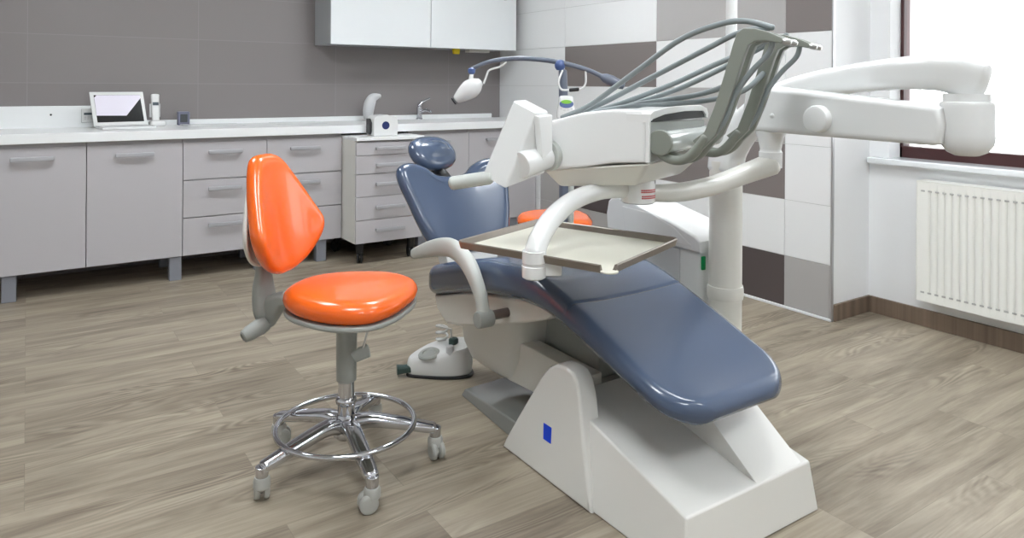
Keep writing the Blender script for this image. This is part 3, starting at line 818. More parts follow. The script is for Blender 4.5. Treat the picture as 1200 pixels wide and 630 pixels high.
# headrest
HC = V((1.535, 2.945, 0.883)); hup = V((-0.25, 0.62, 0.74)).normalized(); hax = V((1, 0, -0.38)); hax = (hax-hup*hax.dot(hup)).normalized(); hn = hax.cross(hup).normalized()
ho = [(0.134*math.copysign(abs(math.cos(a))**0.85, math.cos(a)), 0.092*math.copysign(abs(math.sin(a))**0.85, math.sin(a))) for a in [2*PI*k/48 for k in range(48)]]
bm = BM(); pad(bm, ho, 0.07, 0.042, lambda x, y, z: HC+hax*x+hup*y+hn*(z-0.04+0.3*x*x), 0.018); dc.part('headrest', bm, M['blue_vinyl'], sharp=1.3)
bm = BM(); tube(bm, [HC-hn*0.045, HC-hn*0.05-V((0.0, 0.03, 0.05)), V((1.545, 2.87, 0.80)), V((1.565, 2.815, 0.74))], [0.022, 0.022, 0.022, 0.022], r2=0.010, n=14, smooth=4, ex=3, up=(0, -1, 0.3)); dc.part('headrest_bar', bm, M['black'])
# seat shell and tub
sh = [(2.60, 0.350), (2.575, 0.300), (2.50, 0.262), (2.40, 0.280), (2.2, 0.335), (2.0, 0.398), (1.85, 0.452), (1.80, 0.486), (1.95, 0.492), (2.1, 0.468), (2.35, 0.42), (2.58, 0.350)]
bm = BM(); prism(bm, [(1.365, y, z) for y, z in sh], (0.46, 0, 0), 0.018, 3, True); dc.part('seat_shell', bm, M['plastic_warm'])
bm = BM(); t = BM(); rings = []
for zf, xw, ya, yb in ((0.0, 0.10, 2.20, 2.42), (0.02, 0.135, 2.165, 2.455), (0.10, 0.155, 2.14, 2.485), (0.35, 0.172, 2.105, 2.515), (1.0, 0.185, 2.08, 2.545)):
    ring = []
    for k in range(40):
        a = 2*PI*k/40; ca, sa = math.cos(a), math.sin(a); e = 0.42
        x = 1.594+xw*math.copysign(abs(ca)**e, ca); yy = (ya+yb)/2+(yb-ya)/2*math.copysign(abs(sa)**e, sa)
        ztop = 0.30+(2.545-yy)/(2.545-2.08)*0.10
        ring.append(t.verts.new((x, yy, 0.118+(ztop-0.118)*zf)))
    rings.append(ring)
skin(t, rings); merge(bm, t); dc.part('lift_tub', bm, M['plastic_warm'])
# lift arm: sloping cover from tub to base
for xa in (1.455, 1.66):
    bm = BM(); hexa(bm, [(xa, 2.20, 0.125), (xa+0.075, 2.20, 0.125), (xa+0.075, 1.76, 0.155), (xa, 1.76, 0.155), (xa, 2.20, 0.286), (xa+0.075, 2.20, 0.286), (xa+0.075, 1.76, 0.285), (xa, 1.76, 0.285)], 0.008, 2)
    dc.part('lift_arm', bm, M['plastic_warm'])
# floor base
bx0, bx1 = 1.325, 1.870
bm = BM(); hexa(bm, [(bx0, 1.222, 0), (bx1, 1.222, 0), (bx1, 1.78, 0), (bx0, 1.78, 0), (bx0+0.022, 1.236, 0.140), (bx1-0.022, 1.236, 0.140), (bx1-0.045, 1.76, 0.252), (bx0+0.045, 1.76, 0.252)], 0.006, 3)
dc.part('floor_base', bm, M['shell_white'])
fin = [(2.012, 0.0), (1.995, 0.035), (1.945, 0.115), (1.89, 0.20), (1.835, 0.285), (1.80, 0.325), (1.765, 0.345), (1.72, 0.350), (1.685, 0.345), (1.66, 0.325), (1.643, 0.285), (1.63, 0.235), (1.605, 0.15), (1.575, 0.06), (1.560, 0.0)]
def finbm(s):
    c = 1.5975; bm = BM()
    t = BM(); A = []; B = []
    for y, z in fin:
        xo = 0.285-0.10*z; xi = 0.205-0.06*z
        A.append(t.verts.new((c-s*xo, y, z))); B.append(t.verts.new((c-s*xi, y+(0.0 if z < 0.01 else 0.0), z)))
    t.faces.new(A); t.faces.new(list(reversed(B)))
    n = len(fin)
    for i in range(n): t.faces.new((A[i], B[i], B[(i+1) % n], A[(i+1) % n]))
    bmesh.ops.recalc_face_normals(t, faces=t.faces)
    bmesh.ops.bevel(t, geom=[e for e in t.edges if any(len(f.verts) == n for f in e.link_faces)], offset=0.010, segments=3, profile=0.5, affect='EDGES', clamp_overlap=True)
    merge(bm, t); return bm
f1 = dc.part('side_cover', finbm(1), M['shell_white'])
dc.part('side_cover', finbm(-1), M['shell_white'])
bm = BM()
xs = lambda z: 1.5975-(0.285-0.10*z)-0.0012
prism(bm, [(xs(.112), 1.795, .112), (xs(.112), 1.757, .112), (xs(.158), 1.760, .158), (xs(.158), 1.800, .158)], (0.003, 0, 0.0003)); dc.part('sticker', bm, M['sticker_blue'], f1, label='blue square sticker')
# support wedge under the legrest
bm = BM(); prism(bm, [(1.62, 1.240, 0.140), (1.62, 1.60, 0.395), (1.62, 1.72, 0.44), (1.62, 1.78, 0.22), (1.62, 1.70, 0.20)], (0.198, 0, 0), 0.004, 2); dc.part('legrest_support', bm, M['shell_white'])
bm = BM(); box(bm, 1.55, 1.65, 1.80, 2.15, 0.24, 0.44, 0.01, 2); dc.part('seat_frame', bm, M['plastic_grey'])
# rear floor plate
bm = BM(); hexa(bm, [(1.365, 1.98, 0), (1.83, 1.98, 0), (1.83, 2.46, 0), (1.395, 2.43, 0), (1.375, 1.98, 0.06), (1.82, 1.98, 0.06), (1.82, 2.44, 0.028), (1.405, 2.415, 0.028)], 0.006, 2)
dc.part('floor_plate', bm, M['smoke_plate'])
# armrests
def armrest(sx, x):
    bm = BM()
    P = [(x, 2.065, 0.42), (x, 2.10, 0.50), (x, 2.175, 0.575), (x, 2.27, 0.605), (x, 2.36, 0.598), (x, 2.48, 0.565), (x, 2.60, 0.525)]
    tube(bm, P, [0.021, 0.023, 0.030, 0.034, 0.034, 0.030, 0.020], n=18, smooth=6, r2=[0.021, 0.022, 0.026, 0.024, 0.020, 0.018, 0.014], ex=2.3, up=(1, 0, 0))
    o = dc.part('armrest', bm, M['armrest_grey'])
    bm = BM(); cyl(bm, (x-0.032*sx, 2.062, 0.415), (x+0.026*sx, 2.062, 0.415), 0.028, n=28, bev=0.005); dc.part('armrest_hub', bm, M['plastic_grey'], o)
    bm = BM(); cyl(bm, (x+0.02*sx, 2.062, 0.422), (x+0.13*sx, 2.062, 0.422), 0.016, n=20); dc.part('armrest_pivot', bm, M['brown_pivot'], o)
armrest(1, 1.275)

# ------------------------------------------------------------------ foot control
fc = Thing('foot_control', 'white and grey foot pedal with dial and green nozzle on the floor', 'foot control', (1.44, 2.64, 0))
fo = cr([(1.335, 2.735), (1.30, 2.70), (1.345, 2.645), (1.42, 2.585), (1.49, 2.555), (1.535, 2.575), (1.55, 2.64), (1.51, 2.70), (1.43, 2.745)], 5, True)
def fmap(x, y, z): return (x, y, z*(0.65+2.2*max(0, min(0.24, (x-1.30)))))
bm = BM(); pad(bm, fo, 0.105, 0.010, lambda x, y, z: fmap(x, y, z+0.008), 0.0); fb = fc.part('body', bm, M['plastic_white'], sharp=0.5)
bm = BM(); pad(bm, fo, 0.012, 0.004, lambda x, y, z: (1.42+(x-1.42)*1.03, 2.65+(y-2.65)*1.03, z)); fc.part('sole', bm, M['rubber'])
def ftop(x): return 0.113*(0.65+2.2*max(0, min(0.24, x-1.30)))
bm = BM(); x, y = 1.378, 2.660; lathe(bm, (x, y, ftop(x)-0.006), (-0.2, -0.05, 1), [(0, 0.046), (0.006, 0.046), (0.011, 0.041), (0.012, 0.028), (0.008, 0.024), (0.008, 0)], 32); fc.part('dial', bm, M['plastic_grey'])
for x, y, r in ((1.440, 2.598, 0.017), (1.482, 2.645, 0.020)):
    bm = BM(); lathe(bm, (x, y, ftop(x)-0.012), (0, 0, 1), [(0, r), (0.028, r), (0.034, r*0.8), (0.036, 0)], 24); fc.part('button', bm, M['panel_grey'] if r < .019 else M['dark_green'])
bm = BM(); tube(bm, [(1.325, 2.70, 0.032), (1.29, 2.712, 0.030), (1.262, 2.722, 0.030)], [0.020, 0.019, 0.022], r2=[0.016, 0.015, 0.018], n=14, ex=3.5, round_end=False); fc.part('nozzle', bm, M['dark_green'])
hel = []
for k in range(70):
    a = k/70*2*PI*2.6; q = k/69
    hel.append((1.455+0.023*math.cos(a), 2.695+0.023*math.sin(a), 0.115+0.072*q))
bm = BM(); tube(bm, [(1.46, 2.68, 0.10)]+hel+[(1.475, 2.655, 0.175), (1.478, 2.650, 0.11)], 0.005, n=8); fc.part('coiled_cable', bm, M['plastic_white'])

# ------------------------------------------------------------------ dental unit: cabinet, column, arms, console
du = Thing('dental_unit', 'white dental unit with column, folding arms and instrument console with grey hoses', 'dental unit', (2.2, 2.0, 0))
UX = 2.035
bm = BM(); box(bm, UX+0.01, 2.215, 1.815, 2.29, 0.0, 0.60, 0.02, 3); cb = du.part('cabinet_body', bm, M['plastic_white'])
bm = BM(); box(bm, UX+0.004, UX+0.012, 1.915, 2.275, 0.10, 0.585, 0.003, 1); du.part('side_panel', bm, M['panel_grey'], cb)
bm = BM(); box(bm, UX+0.012, UX+0.030, 1.809, 1.818, 0.525, 0.575, 0.003, 2); du.part('power_switch', bm, M['green_switch'], cb, label='green power switch')
# lid: sloping top
lidp = [(2.312, 0.595), (2.318, 0.66), (2.306, 0.712), (2.285, 0.730), (2.24, 0.738), (2.15, 0.725), (2.05, 0.704), (1.95, 0.684), (1.83, 0.650), (1.803, 0.632), (1.803, 0.590)]
bm = BM(); prism(bm, [(UX-0.008, y, z) for y, z in lidp], (0.205, 0, 0), 0.010, 3, True); du.part('cabinet_lid', bm, M['plastic_white'])
bm = BM(); prism(bm, [(UX-0.010, 2.22, 0.705), (UX-0.010, 2.05, 0.700), (UX-0.010, 1.93, 0.665), (UX-0.010, 1.83, 0.605), (UX-0.010, 2.20, 0.605)], (0.02, 0, 0), 0.006, 2); du.part('lid_panel', bm, M['plastic_white'])
# column
QX, QY = 2.083, 1.736
bm = BM(); lathe(bm, (QX, QY, 0), (0, 0, 1), [(0, 0.075), (0.02, 0.075), (0.03, 0.058), (0.44, 0.058), (0.44, 0.062), (0.452, 0.064), (0.474, 0.064), (0.486, 0.062), (0.486, 0.058), (0.93, 0.0575)], 40); du.part('column', bm, M['plastic_warm'])
# first arm, swept up out of the column to the elbow
P = [(QX, QY, 0.90), (2.088, 1.725, 0.97), (2.100, 1.66, 1.065), (2.112, 1.55, 1.15), (2.110, 1.42, 1.195), (2.085, 1.255, 1.222), (2.030, 1.08, 1.236), (2.012, 0.985, 1.238), (2.010, 0.945, 1.235), (2.010, 0.900, 1.221), (2.010, 0.868, 1.210)]
bm = BM(); tube(bm, P, [0.056, 0.055, 0.052, 0.047, 0.045, 0.044, 0.045, 0.048, 0.050, 0.050, 0.048], n=36, smooth=6, r2=[0.056, 0.055, 0.052, 0.047, 0.045, 0.046, 0.049, 0.051, 0.048, 0.034, 0.023], ex=3.4, up=(1, 0, 0.02)); du.part('upper_arm', bm, M['plastic_white'])
EX, EY = 2.012, 0.885
bm = BM(); lathe(bm, (EX, EY+0.018, 1.022), (0, 0, 1), [(0, 0.0), (0.001, 0.028), (0.010, 0.046), (0.028, 0.059), (0.055, 0.064), (0.13, 0.064), (0.138, 0.061), (0.14, 0.055), (0.160, 0.055)], 36)
du.part('elbow_drum', bm, M['plastic_white'])
# second (spring) arm back towards the chair
bm = BM()
prism(bm, [(2.03, 1.555, 1.058), (2.03, 1.560, 1.12), (2.03, 1.55, 1.195), (2.03, 1.50, 1.200), (2.02, 0.955, 1.152), (2.02, 0.935, 1.145), (2.02, 0.925, 1.10), (2.02, 0.935, 1.052), (2.02, 0.96, 1.047), (2.03, 1.50, 1.052)], (-0.085, 0, 0), 0.018, 4, True)
du.part('spring_arm', bm, M['plastic_white'])
bm = BM(); lathe(bm, (1.946, 1.275, 1.102), (-1, 0, 0), [(0, 0.036), (0.004, 0.041), (0.020, 0.041), (0.030, 0.038), (0.034, 0.030), (0.035, 0.0)], 36); du.part('brake_knob', bm, M['plastic_white'])
bm = BM(); lathe(bm, (1.946, 1.44, 1.105), (-1, 0, 0), [(0, 0.008), (0.005, 0.008), (0.008, 0.004), (0.0085, 0)], 16); du.part('screw_cap', bm, M['plastic_white'])
JX, JY = 2.000, 1.487
bm = BM(); lathe(bm, (JX, JY, 0.935), (0, 0, 1), [(0, 0.036), (0.05, 0.037), (0.053, 0.034), (0.06, 0.033), (0.095, 0.040), (0.110, 0.047), (0.125, 0.047)], 32); du.part('wrist_joint', bm, M['plastic_white'])
P = [(1.565, 1.617, 0.874), (1.60, 1.605, 0.868), (1.69, 1.578, 0.868), (1.80, 1.547, 0.885), (1.91, 1.515, 0.917), (JX, JY, 0.945)]
bm = BM(); tube(bm, P, [0.030, 0.034, 0.035, 0.034, 0.035, 0.040], n=24, smooth=6, r2=[0.022, 0.026, 0.028, 0.028, 0.030, 0.034], ex=2.6, up=(0, 0, 1)); la = du.part('lower_arm', bm, M['plastic_warm'])
# red print on the lower arm joint
PX, PY = 1.545, 1.620
bm = BM(); lathe(bm, (PX, PY, 0.842), (0, 0, 1), [(0, 0.046), (0.004, 0.052), (0.058, 0.052), (0.062, 0.050), (0.105, 0.052), (0.12, 0.058)], 36); pv = du.part('console_pivot', bm, M['plastic_white'])
bm = BM()
for row, zr in enumerate((0.878, 0.860)):
    for k in range(9):
        a = math.radians(-124+7.0*k+(2 if row else 0)); a2 = a+math.radians(6.0)
        def pp(q, z, r=0.0535): return (PX+r*math.cos(q), PY+r*math.sin(q), z)
        for dz in (0.0, 0.006):
            t = BM(); vs = [t.verts.new(pp(q, z)) for q, z in ((a, zr+dz), (a2, zr+dz), (a2, zr+dz+0.0035), (a, zr+dz+0.0035))]
            t.faces.new(vs); merge(bm, t)
du.part('red_print', bm, M['red_print'], pv, label='two small lines of red lettering')

# console frame: a along the instrument face, b to the rear
CO = V((1.4175, 1.458, 0)); e1 = V((0.9341, 0.35625, 0)).normalized(); e2 = V((-0.35625, 0.9341, 0)).normalized()
def cs(a, b, z): return CO+e1*a+e2*b+V((0, 0, z))
# upper housing: cover with sloping rear
t = BM()
def csect(a, inset):
    # side profile (b, z) of the housing
    i = inset
    return [cs(a, 0.0+i, 0.982+i), cs(a, 0.0+i, 1.118-i*0.8), cs(a, 0.012+i, 1.128-i), cs(a, 0.10, 1.130-i), cs(a, 0.20, 1.118-i), cs(a, 0.31-i, 1.090-i), cs(a, 0.340-i, 1.070-i), cs(a, 0.345-i, 1.03), cs(a, 0.34-i, 0.935+i), cs(a, 0.20, 0.955+i), cs(a, 0.10, 0.975+i)]
# build as loft over a, front cut back so that the lip overhangs the instrument face
rings = [[t.verts.new(p) for p in csect(a, i)] for a, i in ((0.0, 0.012), (0.004, 0.004), (0.012, 0.0), (0.14, 0.0), (0.30, 0.0), (0.428, 0.0), (0.438, 0.004), (0.442, 0.012))]
skin(t, rings); bm = BM(); merge(bm, t); hb = du.part('console_housing', bm, M['plastic_white'], sharp=0.5)
# instrument face: recess panel, slot and lip
bm = BM(); prism(bm, [cs(0.018, -0.001, 0.985), cs(0.425, -0.001, 0.985), cs(0.425, -0.001, 1.088), cs(0.018, -0.001, 1.096)], -e2*0.006); fp = du.part('instrument_face', bm, M['plastic_grey'])
arch = [(0.020, 1.104), (0.10, 1.114), (0.25, 1.120), (0.40, 1.117), (0.418, 1.106)]
bm = BM(); prism(bm, [cs(0.02, -0.002, 1.096), cs(0.425, -0.002, 1.096)]+[cs(a, -0.002, z+0.002) for a, z in reversed(arch)], -e2*0.007); du.part('slot', bm, M['black'], fp)
cov = [(0.0, 1.096), (-0.001, 1.118), (0.02, 1.126), (0.10, 1.134), (0.25, 1.139), (0.38, 1.136), (0.432, 1.126), (0.446, 1.108), (0.440, 1.092), (0.424, 1.096)]
bm = BM(); prism(bm, [cs(a, -0.014, z) for a, z in cov]+[cs(a, -0.014, z) for a, z in reversed(arch)], e2*0.075, 0.003, 2, True); du.part('top_cover', bm, M['plastic_white'])
bm = BM(); prism(bm, [cs(0.0, -0.010, 0.984), cs(0.012, -0.010, 0.984), cs(0.012, -0.010, 1.10), cs(0.0, -0.010, 1.10)], e2*0.012, 0.002, 1); du.part('corner_edge', bm, M['plastic_white'])
# underside shell
bm = BM(); hexa(bm, [cs(0.05, 0.05, 0.912), cs(0.37, 0.05, 0.912), cs(0.36, 0.31, 0.890), cs(0.05, 0.31, 0.886), cs(0.002, -0.012, 0.984), cs(0.440, -0.012, 0.984), cs(0.440, 0.342, 0.945), cs(0.002, 0.342, 0.940)], 0.012, 3); du.part('underside', bm, M['plastic_warm'])
# roller with end disc
bm = BM(); cyl(bm, cs(0.022, -0.035, 1.040), cs(0.435, -0.035, 1.040), 0.033, n=32, bev=0.003); ro = du.part('instrument_roller', bm, M['roller'])
bm = BM(); lathe(bm, cs(0.010, -0.035, 1.040), e1, [(0, 0.030), (0.002, 0.035), (0.012, 0.036), (0.014, 0.034)], 32); du.part('end_disc', bm, M['whip_grey'], ro)
# four whip arms
AW = [0.030, 0.088, 0.300, 0.358]
plate = [(0.125, 1.050), (0.158, 1.075), (0.187, 1.150), (0.212, 1.232), (0.233, 1.305), (0.243, 1.335), (0.260, 1.347), (0.290, 1.345), (0.325, 1.334), (0.356, 1.320), (0.360, 1.312), (0.355, 1.305), (0.320, 1.312), (0.290, 1.312), (0.274, 1.302), (0.263, 1.275), (0.244, 1.215), (0.219, 1.140), (0.190, 1.068), (0.150, 1.026)]
for i, a in enumerate(AW):
    bm = BM(); tube(bm, [cs(a, -0.020, 1.015), cs(a, -0.055, 0.996), cs(a, -0.095, 0.996), cs(a, -0.128, 1.018), cs(a, -0.160, 1.062)], [0.011, 0.012, 0.013, 0.014, 0.012], n=14, smooth=5, r2=[0.011, 0.012, 0.014, 0.020, 0.018], up=e1)
    prism(bm, [cs(a-0.011, -s, z) for s, z in plate], e1*0.022, 0.004, 2, True)
    wa = du.part('whip_arm', bm, M['whip_grey'])
    bm = BM(); lathe(bm, cs(a, -0.356, 1.312), -e2*0.95+V((0, 0, -0.25)), [(0, 0.006), (0.006, 0.0085), (0.018, 0.008), (0.022, 0.005), (0.023, 0)], 16); du.part('nozzle_tip', bm, M['steel'], wa)
    # loop of hose hanging inside the arm
    o = 0.020
    if i in (1, 3): continue
    bm = BM(); tube(bm, [cs(a+0.006, -0.330, 1.312), cs(a+o*0.6, -0.318, 1.280), cs(a+o*0.6, -0.276, 1.236), cs(a+o*0.4, -0.234, 1.175), cs(a+o*0.2, -0.210, 1.110), cs(a, -0.186, 1.075)], 0.0075, n=12, smooth=6); du.part('hose_loop', bm, M['hose_grey'], wa)
# long hoses from the rear of the console over to the whip arms
def hose(P, r=0.008): 
    bm = BM(); tube(bm, P, r, n=12, smooth=8); du.part('hose', bm, M['hose_grey'])
hose([cs(0.05, 0.30, 1.098), cs(0.05, 0.20, 1.140), cs(0.05, 0.05, 1.24), cs(0.05, -0.08, 1.325), cs(0.05, -0.19, 1.362), cs(0.045, -0.26, 1.366), cs(0.035, -0.33, 1.346)])
hose([cs(0.09, 0.30, 1.100), cs(0.09, 0.18, 1.145), cs(0.10, 0.02, 1.225), cs(0.11, -0.12, 1.295), cs(0.115, -0.22, 1.342), cs(0.115, -0.30, 1.352)])
hose([cs(0.14, 0.30, 1.100), cs(0.15, 0.16, 1.140), cs(0.17, 0.0, 1.200), cs(0.20, -0.12, 1.258), cs(0.23, -0.21, 1.300), cs(0.25, -0.27, 1.336)])
hose([cs(0.18, 0.30, 1.098), cs(0.20, 0.15, 1.136), cs(0.23, 0.0, 1.188), cs(0.27, -0.13, 1.255), cs(0.31, -0.23, 1.315), cs(0.325, -0.29, 1.345)])
hose([cs(0.16, 0.29, 1.100), cs(0.17, 0.14, 1.134), cs(0.18, 0.02, 1.155), cs(0.16, -0.10, 1.175), cs(0.125, -0.19, 1.205), cs(0.10, -0.235, 1.245)])
hose([cs(0.12, 0.29, 1.100), cs(0.13, 0.14, 1.130), cs(0.15, 0.02, 1.142), cs(0.20, -0.10, 1.155), cs(0.25, -0.19, 1.185), cs(0.285, -0.235, 1.235)])
# control head at the rear left end on a horizontal swivel
c0 = cs(-0.075, 0.335, 0.968); 
bm = BM(); cyl(bm, cs(0.004, 0.315, 0.985), cs(-0.022, 0.315, 0.985), 0.048, n=36, bev=0.004); du.part('swivel_ring', bm, M['armrest_grey'])
bm = BM(); cyl(bm, cs(-0.018, 0.315, 0.985), cs(-0.125, 0.335, 0.965), 0.040, 0.040, n=32, bev=0.006); du.part('swivel', bm, M['plastic_white'])
# head: wedge-shaped panel (side outline facing the room)
hd = V((-0.10, 0.155, 0)).normalized()
wp = [V((1.143, 1.745, 0.897)), V((1.222, 1.700, 1.118)), V((1.282, 1.725, 1.120)), V((1.285, 1.727, 0.985)), V((1.270, 1.722, 0.935))]
ex = V((-0.030, 0.050, 0.026))
t = BM(); A = [t.verts.new(p) for p in wp]; B = [t.verts.new(p+ex*1.3) for p in wp]
t.faces.new(A); t.faces.new(list(reversed(B)))
for i in range(5): t.faces.new((A[i], B[i], B[(i+1) % 5], A[(i+1) % 5]))
bmesh.ops.recalc_face_normals(t, faces=t.faces); bmesh.ops.bevel(t, geom=list(t.edges), offset=0.006, segments=3, profile=0.5, affect='EDGES', clamp_overlap=True)
bm = BM(); merge(bm, t); du.part('control_head', bm, M['plastic_white'])
bm = BM(); prism(bm, [V((1.214, 1.708, 1.110)), V((1.278, 1.727, 1.113)), V((1.281, 1.729, 0.988)), V((1.232, 1.712, 0.978))], V((0.010, -0.016, -0.004)), 0.004, 2); du.part('screen_flap', bm, M['plastic_white'])
bm = BM(); tube(bm, [V((1.125, 1.80, 0.925)), V((1.040, 1.868, 0.907))], 0.020, n=20); du.part('grip', bm, M['armrest_grey'])
# tray arm
P = [(1.50, 1.632, 0.885), (1.42, 1.655, 0.882), (1.33, 1.668, 0.858), (1.244, 1.652, 0.818), (1.186, 1.630, 0.775), (1.160, 1.620, 0.735)]
bm = BM(); tube(bm, P, [0.027, 0.027, 0.028, 0.029, 0.029, 0.030], n=22, smooth=6, up=(0.3, 0.95, 0)); du.part('tray_arm', bm, M['plastic_white'])
bm = BM(); lathe(bm, (1.158, 1.619, 0.668), (0, 0, 1), [(0, 0.028), (0.004, 0.033), (0.034, 0.034), (0.036, 0.032), (0.042, 0.032), (0.044, 0.034), (0.075, 0.033)], 30); ta = du.part('tray_post', bm, M['plastic_white'])
tc0 = V((1.163, 1.619, 0)); 
bm = BM(); prism(bm, [tc0+V((0, -0.02, 0.675)), tc0+V((0.055, -0.05, 0.675)), tc0+V((0.075, 0.02, 0.675)), tc0+V((0.02, 0.05, 0.675))], (0, 0, 0.037), 0.006, 2); du.part('tray_clamp', bm, M['plastic_white'], ta)
# lamp pole on the column
bm = BM(); lathe(bm, (2.088, 1.72, 1.02), (0, 0, 1), [(0, 0.024), (0.06, 0.024), (0.07, 0.020), (ZC-1.02, 0.020)], 24); du.part('lamp_pole', bm, M['plastic_white'])

# instrument tray, lying on the tray holder
tr = Thing('instrument_tray', 'shallow empty steel tray held over the legrest of the chair', 'tray', (1.34, 1.71, 0.715))
T0 = V((1.250, 1.417, 0)); ta_ = e1*0.405; tb_ = e2*0.478
def tq(u, v, z): return T0+ta_*u+tb_*v+V((0, 0, z))
bm = BM(); prism(bm, [tq(.0, .0, .715), tq(1, 0, .715), tq(1, 1, .715), tq(0, 1, .715)], (0, 0, 0.004)); tr.part('tray_floor', bm, M['tray_floor'])
def rimseg(p0, p1, outv, drop=0.0):
    d = outv.normalized()
    prof_ = [(0.0, 0.7185), (0.004, 0.7195), (0.010, 0.734), (0.016, 0.736), (0.018, 0.733), (0.012, 0.713), (0.0, 0.7145)]
    return [[p0+d*o+V((0, 0, z)) for o, z in prof_], [p1+d*o+V((0, 0, z)) for o, z in prof_]]
bm = BM()
for (u0, v0, u1, v1, ov) in ((0.035, 0, 1, 0, -e2), (1, 0, 1, 1, e1), (0, 1, 1, 1, e2), (0, 0.035, 0, 1, -e1)):
    t = BM(); R = rimseg(T0+ta_*u0+tb_*v0, T0+ta_*u1+tb_*v1, ov); skin(t, [[t.verts.new(p) for p in r] for r in R]); merge(bm, t)
for (u, v, d1, d2) in ((1, 0, e1, -e2), (1, 1, e1, e2), (0, 1, -e1, e2)):
    t = BM(); R = []
    for k in range(7):
        a = k/6*PI/2; R.append(rimseg(T0+ta_*u+tb_*v, T0+ta_*u+tb_*v, d1*math.cos(a)+d2*math.sin(a))[0])
    skin(t, [[t.verts.new(p) for p in r] for r in R]); merge(bm, t)
tr.part('rim', bm, M['tray_rim'])
bm = BM(); lo = cr([(0.09, 0.0), (0.055, -0.012), (0.035, -0.05), (-0.01, -0.055), (-0.045, -0.02), (-0.045, 0.03), (-0.012, 0.055), (0.0, 0.09), (0.03, 0.03)], 5, True)
pad(bm, [(x, y) for x, y in lo], 0.004, 0.001, lambda x, y, z: T0+e1*x*0.42+e2*y*0.42+V((0, 0, 0.7152+z))); tr.part('pouring_lip', bm, M['tray_floor'])

# ------------------------------------------------------------------ whitening lamp on its stand
wl = Thing('whitening_lamp', 'slim blue lamp stand with long curved arm and small white lamp head', 'lamp', (2.09, 2.69, 0))
LX, LY = 2.085, 2.695
bm = BM(); tube(bm, [(LX+0.012, LY-0.006, 0.62), (LX+0.01, LY-0.005, 0.9), (LX+0.0, LY, 1.26)], [0.026, 0.025, 0.019], n=18, r2=[0.020, 0.020, 0.016], ex=3, up=(0, -1, 0)); du_ = wl.part('upper_post', bm, M['lamp_blue'])
bm = BM(); cyl(bm, (LX+0.03, LY-0.03, 0.03), (LX+0.03, LY-0.03, 0.95), 0.014, n=18); wl.part('support_tube', bm, M['armrest_grey'])
bm = BM(); cyl(bm, (LX+0.01, LY, 0.03), (LX+0.01, LY, 0.64), 0.022, n=18); wl.part('lower_post', bm, M['lamp_blue'])
for k in range(4):
    a = math.radians(20+90*k); d = V((math.cos(a), math.sin(a), 0)); o = V((LX+0.01, LY-0.0, 0))
    bm = BM(); tube(bm, [o+V((0, 0, 0.06)), o+d*0.09+V((0, 0, 0.055)), o+d*0.16+V((0, 0, 0.045))], [0.02, 0.017, 0.014], n=12)
    cyl(bm, o+d*0.155+V((0.0, 0.0, 0.0)), o+d*0.155+V((0, 0, 0.05)), 0.016, bev=0.004); wl.part('base_leg', bm, M['lamp_blue'])
# control head
bm = BM(); ho2 = cr([(-0.040, -0.055), (0.040, -0.055), (0.036, 0.02), (0.030, 0.050), (0.0, 0.056), (-0.030, 0.050), (-0.036, 0.02)], 5, True)
vd = V((-0.57, -0.82, 0)).normalized(); vr = V((0.82, -0.57, 0)).normalized()
CH = V((LX+0.01, LY-0.012, 1.092))
def ch(x, y, z): return CH+vr*x+V((0, 0, 1))*y*1.0+vd*(z+0.0-0.25*y)
bm = BM(); pad(bm, ho2, 0.05, 0.012, lambda x, y, z: ch(x, y, z), 0.003); chd = wl.part('control_box', bm, M['plastic_white'])
bm = BM(); lc = [(0.026*math.cos(a), 0.022+0.013*math.sin(a)) for a in [2*PI*k/32 for k in range(32)]]; pad(bm, [(x*1.25, y*1.0-0.006+(y-0.022)*0.45) for x, y in lc], 0.004, 0.001, lambda x, y, z: ch(x, y, z+0.0515)); wl.part('button_panel', bm, M['joint_blue'], chd)
bm = BM(); pad(bm, [(x*0.95, y*0.72+0.010) for x, y in lc], 0.004, 0.001, lambda x, y, z: ch(x, y, z+0.0545)); wl.part('display', bm, M['lcd_green'], chd)
for x, y in ((-0.024, -0.006), (-0.009, -0.012), (0.009, -0.012), (0.024, -0.006)):
    bm = BM(); cyl(bm, ch(x, y, 0.052), ch(x, y, 0.060), 0.005, n=12); wl.part('button', bm, M['plastic_white'], chd)
# arm
AP = [(2.205, 2.545, 1.232), (2.150, 2.605, 1.268), (2.072, 2.700, 1.300), (1.98, 2.765, 1.315), (1.89, 2.828, 1.317), (1.80, 2.885, 1.302), (1.735, 2.930, 1.270)]
bm = BM(); tube(bm, AP, [0.011, 0.011, 0.012, 0.0115, 0.011, 0.010, 0.009], n=14, smooth=6); ar = wl.part('boom', bm, M['lamp_blue'])
d = (V(AP[0])-V(AP[1])).normalized()
bm = BM(); lathe(bm, V(AP[0])-d*0.012, d, [(0, 0.012), (0.02, 0.022), (0.05, 0.026), (0.09, 0.022), (0.115, 0.014), (0.118, 0)], 24); wl.part('counterweight', bm, M['lamp_blue'], ar)
bm = BM(); lathe(bm, (2.072, 2.700, 1.262), (0, 0, 1), [(0, 0.0), (0.003, 0.016), (0.014, 0.024), (0.026, 0.026), (0.042, 0.022), (0.05, 0.012), (0.052, 0)], 24); wl.part('pivot', bm, M['joint_blue'], ar)
bm = BM(); lathe(bm, (1.730, 2.932, 1.240), (0, 0, 1), [(0, 0.0), (0.002, 0.010), (0.010, 0.017), (0.026, 0.018), (0.034, 0.010), (0.036, 0)], 20); wl.part('tip_joint', bm, M['joint_blue'], ar)
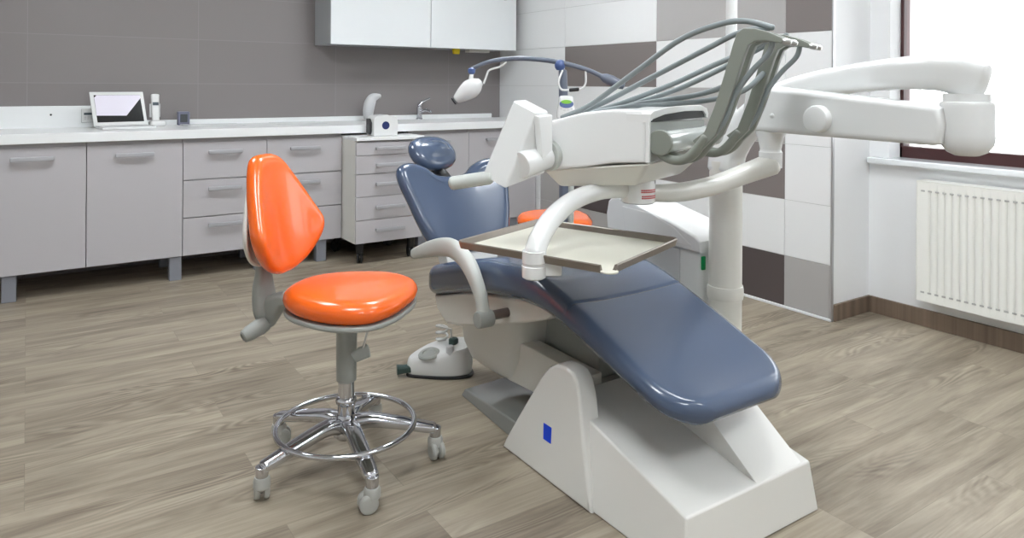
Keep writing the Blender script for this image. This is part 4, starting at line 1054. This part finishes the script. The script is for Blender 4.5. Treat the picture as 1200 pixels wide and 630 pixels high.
# head
h0, h1 = V((1.757, 2.905, 1.205)), V((1.668, 2.972, 1.122)); dd = (h1-h0)
bm = BM(); tube(bm, [h0+dd*f for f in (0, 0.15, 0.4, 0.7, 0.95)], [0.022, 0.038, 0.046, 0.036, 0.022], n=20, smooth=5, r2=[0.018, 0.030, 0.034, 0.028, 0.018], up=(-0.57, -0.82, 0)); lh = wl.part('lamp_head', bm, M['plastic_white'])
bm = BM(); tube(bm, [V((1.730, 2.932, 1.245)), V((1.724, 2.932, 1.185))], [0.010, 0.014], n=12); wl.part('head_stem', bm, M['plastic_white'], lh)
q = h0+dd*1.02; dn = dd.normalized()
bm = BM(); lathe(bm, q+dn*0.004, dn, [(0, 0.019), (0.006, 0.019), (0.0065, 0)], 20); wl.part('light_window', bm, M['black'], lh)
bm = BM(); tube(bm, [V((1.778, 2.90, 1.20)), V((1.79, 2.893, 1.24)), V((1.80, 2.887, 1.262)), V((1.84, 2.862, 1.278)), V((1.865, 2.845, 1.300))], 0.005, n=10, smooth=5); wl.part('cable', bm, M['plastic_white'], lh)
bm = BM(); tube(bm, [V((2.062, 2.668, 1.262)), V((2.040, 2.668, 1.21)), V((2.05, 2.66, 1.175)), V((2.085, 2.64, 1.172)), V((2.125, 2.61, 1.178)), V((2.145, 2.60, 1.205)), V((2.148, 2.605, 1.262))], 0.005, n=10, smooth=5); wl.part('cable', bm, M['plastic_white'], ar)
bm = BM(); tube(bm, [V((2.085, 2.64, 1.172)), V((2.115, 2.617, 1.176))], 0.009, n=12); wl.part('cable_plug', bm, M['black'], ar)

# ------------------------------------------------------------------ world and daylight
w = bpy.data.worlds.new('world'); SC.world = w; w.use_nodes = True
bg = w.node_tree.nodes['Background']; bg.inputs['Color'].default_value = (0.95, 0.98, 1.0, 1); bg.inputs['Strength'].default_value = 4.5
pl = bpy.data.lights.new('window_portal', 'AREA'); pl.shape = 'RECTANGLE'; pl.size = WY1-WY0; pl.size_y = WZ1-WZ0
po = bpy.data.objects.new('window_portal', pl); COL.objects.link(po)
po.location = (XW+0.30, (WY0+WY1)/2, (WZ0+WZ1)/2); po.rotation_euler = (PI/2, 0, PI/2)
pl.cycles.is_portal = True

# ------------------------------------------------------------------ camera
f_px, cy_px, roll, yaw, H = 850.9, 97.917, 0.00678625, 0.58875, 1.20
F = V((math.sin(yaw), math.cos(yaw), 0)); R = V((math.cos(yaw), -math.sin(yaw), 0)); U = V((0, 0, 1))
R_ = R*math.cos(roll)+U*math.sin(roll); U_ = U*math.cos(roll)-R*math.sin(roll)
cam = bpy.data.cameras.new('camera'); co = bpy.data.objects.new('camera', cam); COL.objects.link(co)
m = Matrix((R_, U_, -F)).transposed().to_4x4(); m.translation = V((0, 0, H)); co.matrix_world = m
cam.sensor_fit = 'HORIZONTAL'; cam.sensor_width = 36.0; cam.lens = f_px/1200*36.0
cam.shift_y = (cy_px-315.0)/1200.0
cam.clip_start = 0.05
SC.camera = co
SC.view_settings.view_transform = 'Standard'; SC.view_settings.look = 'None'
SC.view_settings.gamma = 1.0; SC.view_settings.use_curve_mapping = False
SC.view_settings.exposure = 0.08
